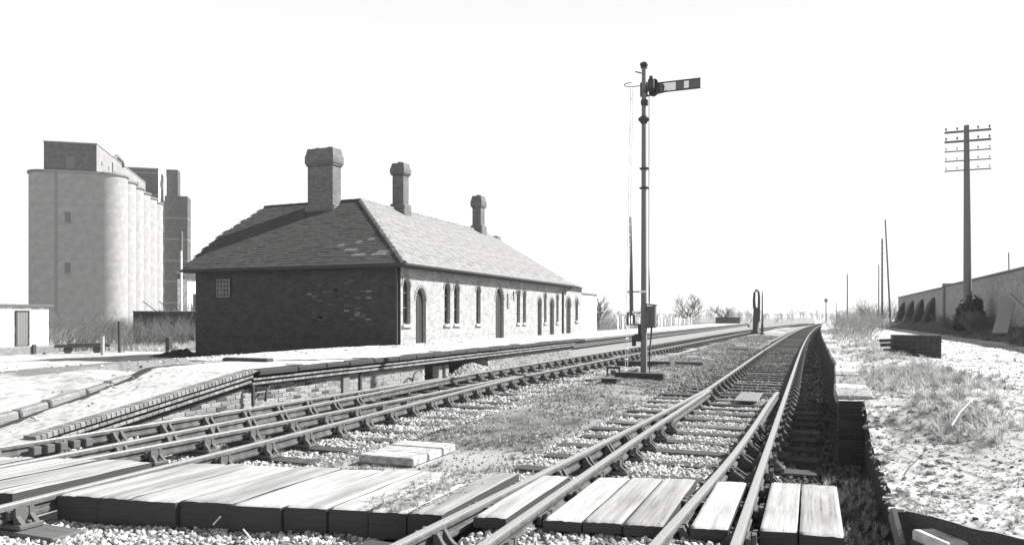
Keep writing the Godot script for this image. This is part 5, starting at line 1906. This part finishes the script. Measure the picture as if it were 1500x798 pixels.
func make_scatter() -> void:
	# ballast
	var big: Array = []
	stones_in(big, -9.05, -5.0, 3.4, 13.0, 480.0, 0.03, 0.068, 0.12, 0.6, func(x: float, a: float) -> bool: return x < -4.95 + 0.3 * noise.get_noise_2d(x * 6, a * 6) and not (a > 4.3 + 0.2 * (x + 5.4) and a < 5.6 + 0.2 * (x + 6.0)))
	stones_in(big, -9.05, -4.7, 13.0, 32.0, 150.0, 0.045, 0.085, 0.14, 0.6, func(x: float, a: float) -> bool: return x - bend(a) < -4.95 + 0.35 * noise.get_noise_2d(x * 6, a * 6))
	stones_in(big, -6.4, 0.25, 3.0, 5.5, 650.0, 0.028, 0.06, 0.12, 0.6, func(x: float, a: float) -> bool: return a < 5.3 + 0.2 * x + 0.2)
	stones_in(big, -3.1, -0.3, 5.6, 15.6, 560.0, 0.028, 0.06, 0.22, 0.64)
	stones_in(big, -0.3, 0.5, 5.6, 15.6, 420.0, 0.028, 0.06, 0.04, 0.14)  # trench stones darkened to carry the bank's shade
	stones_in(big, -3.4, 0.3, 15.6, 40.0, 60.0, 0.05, 0.08, 0.06, 0.3)
	stones_in(big, -5.0, -3.0, 6.2, 24.0, 90.0, 0.015, 0.04, 0.06, 0.42)
	scatter("ballast", M.stone_mesh, big, "loose pale ballast stones strewn round the sleepers", "ballast")
	# cinders and dry grass between the lines
	var gr: Array = []
	for k in 17000:
		var a := 5.9 + pow(rng.randf(), 1.6) * 62.0
		var x := rng.randf_range(-5.35, -2.9) + bend(a)
		var n := noise2.get_noise_2d(x * 4.0, a * 4.0)
		if n < -0.3 + rng.randf() * 0.3 - 0.1:
			continue
		if x > -4.85 and x < -3.95 and a > 7.0 and a < 8.5:
			continue
		var s := rng.randf_range(0.025, 0.085) * (1.0 + a * 0.012)
		gr.append([P(x, ground_y(x, a) - 0.01, a), Vector3(s * 1.6, s, s * 1.6), yaw(), rng.randf_range(0.06, 0.46)])
	for k in 420:
		var x := rng.randfn(-2.95, 0.13)
		var a := rng.randf_range(4.85, 6.4)
		if x > -3.3 and x < -2.6:
			var s := rng.randf_range(0.015, 0.045)
			gr.append([P(x, 0.175, a), Vector3(s * 2.2, s, s * 2.2), yaw(), rng.randf_range(0.08, 0.5)])
	scatter("dry_grass", M.tuft, gr, "short dry grass on the cinders between the two lines", "grass")
	var gb: Array = []
	for k in 4200:
		var a := 5.3 + pow(rng.randf(), 1.5) * 50.0
		var x: float = wall_x(a) + abs(rng.randfn(0.95, 0.75))
		if a < bank_start(x) + 0.1:
			continue
		var n := noise2.get_noise_2d(x * 3.0, a * 3.0)
		if n < rng.randf() * 0.4 - 0.2:
			continue
		var s := rng.randf_range(0.04, 0.13) * (1.0 + clampf(n, 0, 1) * 1.1) * (1.0 + a * 0.012)
		if x > 1.3 and x < 3.2 and a > 16.0 and a < 19.4:
			s *= 0.35
		gb.append([P(x, bank_y(x, a) - 0.01, a), Vector3(s * 1.1, s, s * 1.1), yaw(), rng.randf_range(0.22, 0.6)])
	for k in 7000:
		var a := 3.6 + 16.0 * pow(rng.randf(), 1.5)
		var x := wall_x(a) + rng.randf_range(0.05, 5.5)
		if a < bank_start(x) + 0.04:
			continue
		if noise.get_noise_2d(x * 8.0, a * 8.0) < rng.randf() * 0.5 - 0.3:
			continue
		var s := rng.randf_range(0.012, 0.05)
		gb.append([P(x, bank_y(x, a) - 0.004, a), Vector3(s * 2.4, s, s * 2.4), yaw(), rng.randf_range(0.2, 0.7)])
	for k in 9000:
		var a := 4.0 + 7.0 * pow(rng.randf(), 1.2)
		var x := 0.55 + rng.randf() * 3.6
		if a < bank_start(x) + 0.03:
			continue
		var q := noise2.get_noise_2d(x * 9.0, a * 9.0) + rng.randf() * 0.4
		if q < 0.1:
			continue
		var s := rng.randf_range(0.012, 0.035) * (2.2 if q > 0.62 else 1.0)
		gb.append([P(x, bank_y(x, a) - 0.003, a), Vector3(s * 2.6, s * rng.randf_range(0.4, 1.2), s * 2.6), yaw(), rng.randf_range(0.2, 0.75)])
	for k in 1900:      # a strip of rank dead grass a pace back from the bank's edge
		var a := 7.5 + 20.0 * pow(rng.randf(), 1.3)
		var x := 1.0 + 0.03 * a + rng.randfn(0.0, 0.34) + bend(a)
		if noise2.get_noise_2d(x * 6.0, a * 3.0) < rng.randf() * 0.3 - 0.22:
			continue
		var s := rng.randf_range(0.06, 0.19)
		gb.append([P(x, bank_y(x, a) - 0.01, a), Vector3(s * 1.3, s, s * 1.3), yaw(), rng.randf_range(0.28, 0.75)])
	for k in 260:      # tufts round the plank ends
		var a := rng.randf_range(5.6, 8.4)
		var x := rng.randf_range(0.1, 0.6)
		if x > wall_x(a) - 0.02:
			continue
		gb.append([P(x, -0.05, a), Vector3.ONE * rng.randf_range(0.04, 0.13), yaw(), rng.randf_range(0.25, 0.6)])
	scatter("dry_grass", M.tuft_tall, gb, "long pale dead grass along the top of the loading bank", "grass")
	var gd: Array = []
	for k in 3200:
		var a := rng.randf_range(24.0, 75.0)
		var x: float = 6.2 + abs(rng.randfn(0.0, 0.8))
		if x > 7.9:
			continue
		var s := rng.randf_range(0.12, 0.3)
		gd.append([P(x, bank_y(x, a) - 0.02, a), Vector3(s, s, s), yaw(), rng.randf_range(0.1, 0.3)])
	scatter("rank_weeds", M.tuft_tall, gd, "rank dark weeds along the foot of the long brick wall", "weeds")
	var gl: Array = []
	for k in 4500:
		var a := rng.randf_range(29.0, 46.0)
		var x := rng.randf_range(-42.0, -20.5)
		if rng.randf() > sm(29.0, 33.0, a):
			continue
		var s := rng.randf_range(0.12, 0.5)
		gl.append([P(x, yard_y(x, a) - 0.02, a), Vector3(s, s, s), yaw(), rng.randf_range(0.2, 0.6)])
	scatter("dry_grass", M.tuft_tall, gl, "dry grass under the bushes at the back of the yard", "grass")
	var gp: Array = []
	for k in 3000:
		var a := rng.randf_range(45.0, 122.0)
		var x := rng.randf_range(-22.0, -13.4)
		var s := rng.randf_range(0.15, 0.5)
		gp.append([P(x, 0.45, a), Vector3(s, s, s), yaw(), rng.randf_range(0.15, 0.55)])
	scatter("dry_grass", M.tuft_tall, gp, "rough grass behind the platform past the station", "grass")
	var iv: Array = []
	for k in 3400:
		var d := Vector3(rng.randfn(), rng.randfn(), rng.randfn()).normalized()
		var rad := pow(rng.randf(), 0.4)
		var p := P(7.1, 1.0, 41.8) + Vector3(d.x * 0.8, abs(d.y) * 1.9, d.z * 1.0) * rad * (0.8 + 0.35 * noise2.get_noise_3d(d.x * 20, d.y * 20, d.z * 20))
		var s := rng.randf_range(0.1, 0.2)
		iv.append([p, Vector3(s, s * 0.2, s), any_turn(), rng.randf_range(0.03, 0.09)])
	scatter("ivy", M.stone_mesh, iv, "dark ivy mound round the foot of the tall telegraph pole", "ivy")
	# clods and rubble on the bank and yard
	var rb: Array = []
	for k in 2600:
		var a := 3.4 + 30.0 * pow(rng.randf(), 1.6)
		var x := wall_x(a) + rng.randf_range(0.1, 6.0)
		if a < bank_start(x) + 0.15:
			continue
		var s := rng.randf_range(0.01, 0.034) * (1.7 if rng.randf() < 0.08 else 1.0) * (1.0 + a * 0.02)
		rb.append([P(x, bank_y(x, a) + s * 0.1, a), Vector3(s * 1.4, s * 0.7, s), yaw(), rng.randf_range(0.05, 0.45)])
	for k in 9000:
		var a := 3.9 + 8.0 * pow(rng.randf(), 1.2)
		var x := 0.5 + rng.randf() * 4.0
		if a < bank_start(x) + 0.03:
			continue
		var s := rng.randf_range(0.006, 0.02)
		rb.append([P(x, bank_y(x, a) + s * 0.15, a), Vector3(s * 1.3, s * 0.8, s), yaw(), rng.randf_range(0.14, 0.7)])
	for k in 1200:
		var a := rng.randf_range(6.0, 26.0)
		var x := rng.randf_range(-24.0, kerb_x(a) + 1.0)
		var s := rng.randf_range(0.02, 0.075)
		var y := yard_y(x, a)
		if x > kerb_x(a):
			y = ramp_y(a)
			if a > 11.0:
				continue
		rb.append([P(x, y, a), Vector3(s * 1.4, s * 0.6, s), yaw(), rng.randf_range(0.12, 0.6)])
	scatter("rubble", M.stone_mesh, rb, "scattered clods and rubble on the bank and the yard", "rubble")
	# heap of spilled ballast at the creep opening
	var hp: Array = []
	for k in 420:
		var u := rng.randfn(0.0, 0.7)
		var v := rng.randf()
		hp.append([P(-9.35 + v * 0.5, 0.22 * exp(-u * u * 1.2) * (1.0 - v) + 0.02, 20.0 + u), Vector3.ONE * rng.randf_range(0.06, 0.11), any_turn(), rng.randf_range(0.2, 0.42)])
	scatter("spilled_ballast", M.stone_mesh, hp, "small heap of spilled ballast in the platform's low opening", "ballast")
	# two bleached sticks in front of the planks
	var k1 := begin()
	tube(k1, [P(-3.66, -0.06, 4.3), P(-3.74, 0.0, 4.33), P(-3.86, 0.07, 4.36)], [0.008, 0.008, 0.006], 5)
	tag(obj(k1, "dead_twig", M.white), "bleached forked twig in the shadow of the plank ends", "twig")
	var k2 := begin()
	tube(k2, [P(-4.18, 0.06, 4.4), P(-4.13, 0.12, 4.42)], [0.006, 0.005], 5)
	tag(obj(k2, "dead_twig", M.white), "short bleached twig against the dark plank ends", "twig")
	var k3 := begin()
	tube(k3, [P(1.06, 0.74, 7.0), P(1.2, 0.8, 7.5), P(1.4, 0.86, 8.1)], [0.006, 0.005, 0.003], 5)
	tag(obj(k3, "dead_stalk", M.white), "long pale dead stalk lying aslant on the bank", "stalk")

# ---------------------------------------------------------------- everything
func _ready() -> void:
	rng.seed = 20
	noise.seed = 5
	noise.frequency = 0.05
	noise.fractal_octaves = 4
	noise2.seed = 11
	noise2.frequency = 0.08
	noise2.fractal_octaves = 3
	# camera: level, looking 21.8 degrees to the left of the line, lens shifted up
	var cam := Camera3D.new()
	cam.name = "camera"
	cam.position = Vector3(0, 1.62, 0)
	cam.rotation.y = deg_to_rad(21.80)
	cam.projection = Camera3D.PROJECTION_FRUSTUM
	cam.near = 0.1
	cam.far = 4000.0
	cam.size = 0.1 * 798.0 / 1100.0
	cam.frustum_offset = Vector2(0, 0.1 * 65.0 / 1100.0)
	add_child(cam)
	cam.current = true
	# sky: bright hazy white low down, clearer overhead
	var we := WorldEnvironment.new()
	we.name = "world_environment"
	var env := Environment.new()
	var sky := Sky.new()
	var pano := PanoramaSkyMaterial.new()
	var im := Image.create(256, 256, false, Image.FORMAT_RGBF)
	for y in 256:
		var el := 90.0 - 180.0 * (y + 0.5) / 256.0
		var v := lerpf(1.0, 0.16, sm(13.0, 60.0, el)) if el > 0 else lerpf(1.0, 0.4, sm(0.0, -12.0, el))
		for x in 256:
			im.set_pixel(x, y, Color(v, v, v))
	pano.panorama = ImageTexture.create_from_image(im)
	sky.sky_material = pano
	env.background_mode = Environment.BG_SKY
	env.sky = sky
	env.background_energy_multiplier = 0.42
	env.tonemap_mode = Environment.TONE_MAPPER_LINEAR
	env.tonemap_exposure = 2.5
	env.sdfgi_enabled = true
	env.ssao_enabled = true
	env.ssil_enabled = true
	env.fog_enabled = true
	env.fog_light_color = Color(0.95, 0.95, 0.95)
	env.fog_density = 0.00045
	we.environment = env
	add_child(we)
	var sun := DirectionalLight3D.new()
	sun.name = "sun"
	sun.light_energy = 1.6
	sun.light_color = Color(1, 0.995, 0.985)
	sun.light_angular_distance = 0.5
	sun.shadow_enabled = true
	var el2 := deg_to_rad(38.0)
	var to_sun := Vector3(0.757 * cos(el2), sin(el2), -0.653 * cos(el2))
	add_child(sun)
	sun.look_at_from_position(to_sun * 100.0, Vector3.ZERO, Vector3.UP)

	make_materials()
	M.stone_mesh = stone_mesh(3)
	M.tuft = tuft_mesh(7, 16, 0.9)
	M.tuft_tall = tuft_mesh(8, 18, 0.7)
	# ground: one sheet to the horizon
	var gx := lines([[-2600.0, -300.0, 460.0], [-300.0, -60.0, 40.0], [-60.0, -26.0, 1.0], [-26.0, -14.6, 0.2], [-14.6, -9.4, 0.12], [-9.4, 0.8, 0.1], [0.8, 2.0, 0.6], [2.0, 60.0, 8.0], [60.0, 300.0, 60.0], [300.0, 2600.0, 460.0]])
	var gz := lines([[-600.0, -20.0, 100.0], [-20.0, 2.0, 4.0], [2.0, 16.0, 0.1], [16.0, 34.0, 0.25], [34.0, 70.0, 1.0], [70.0, 140.0, 5.0], [140.0, 400.0, 40.0], [400.0, 3000.0, 520.0]])
	var gm := grid_mesh(gx, gz, ground_y, ground_g, func(u: float, v: float) -> Vector2: return Vector2(u, v))
	structure(put(gm, "ground", M.soil), "pale ballast, cinders and beaten earth reaching to the horizon", "ground")
	var chair := chair_mesh()
	make_left_track(chair)
	make_right_track(chair)
	make_platform()
	make_station()
	make_bank()
	make_silo()
	make_yard()
	make_crossing()
	make_signal()
	make_poles()
	make_lineside()
	make_plants()
	make_scatter()
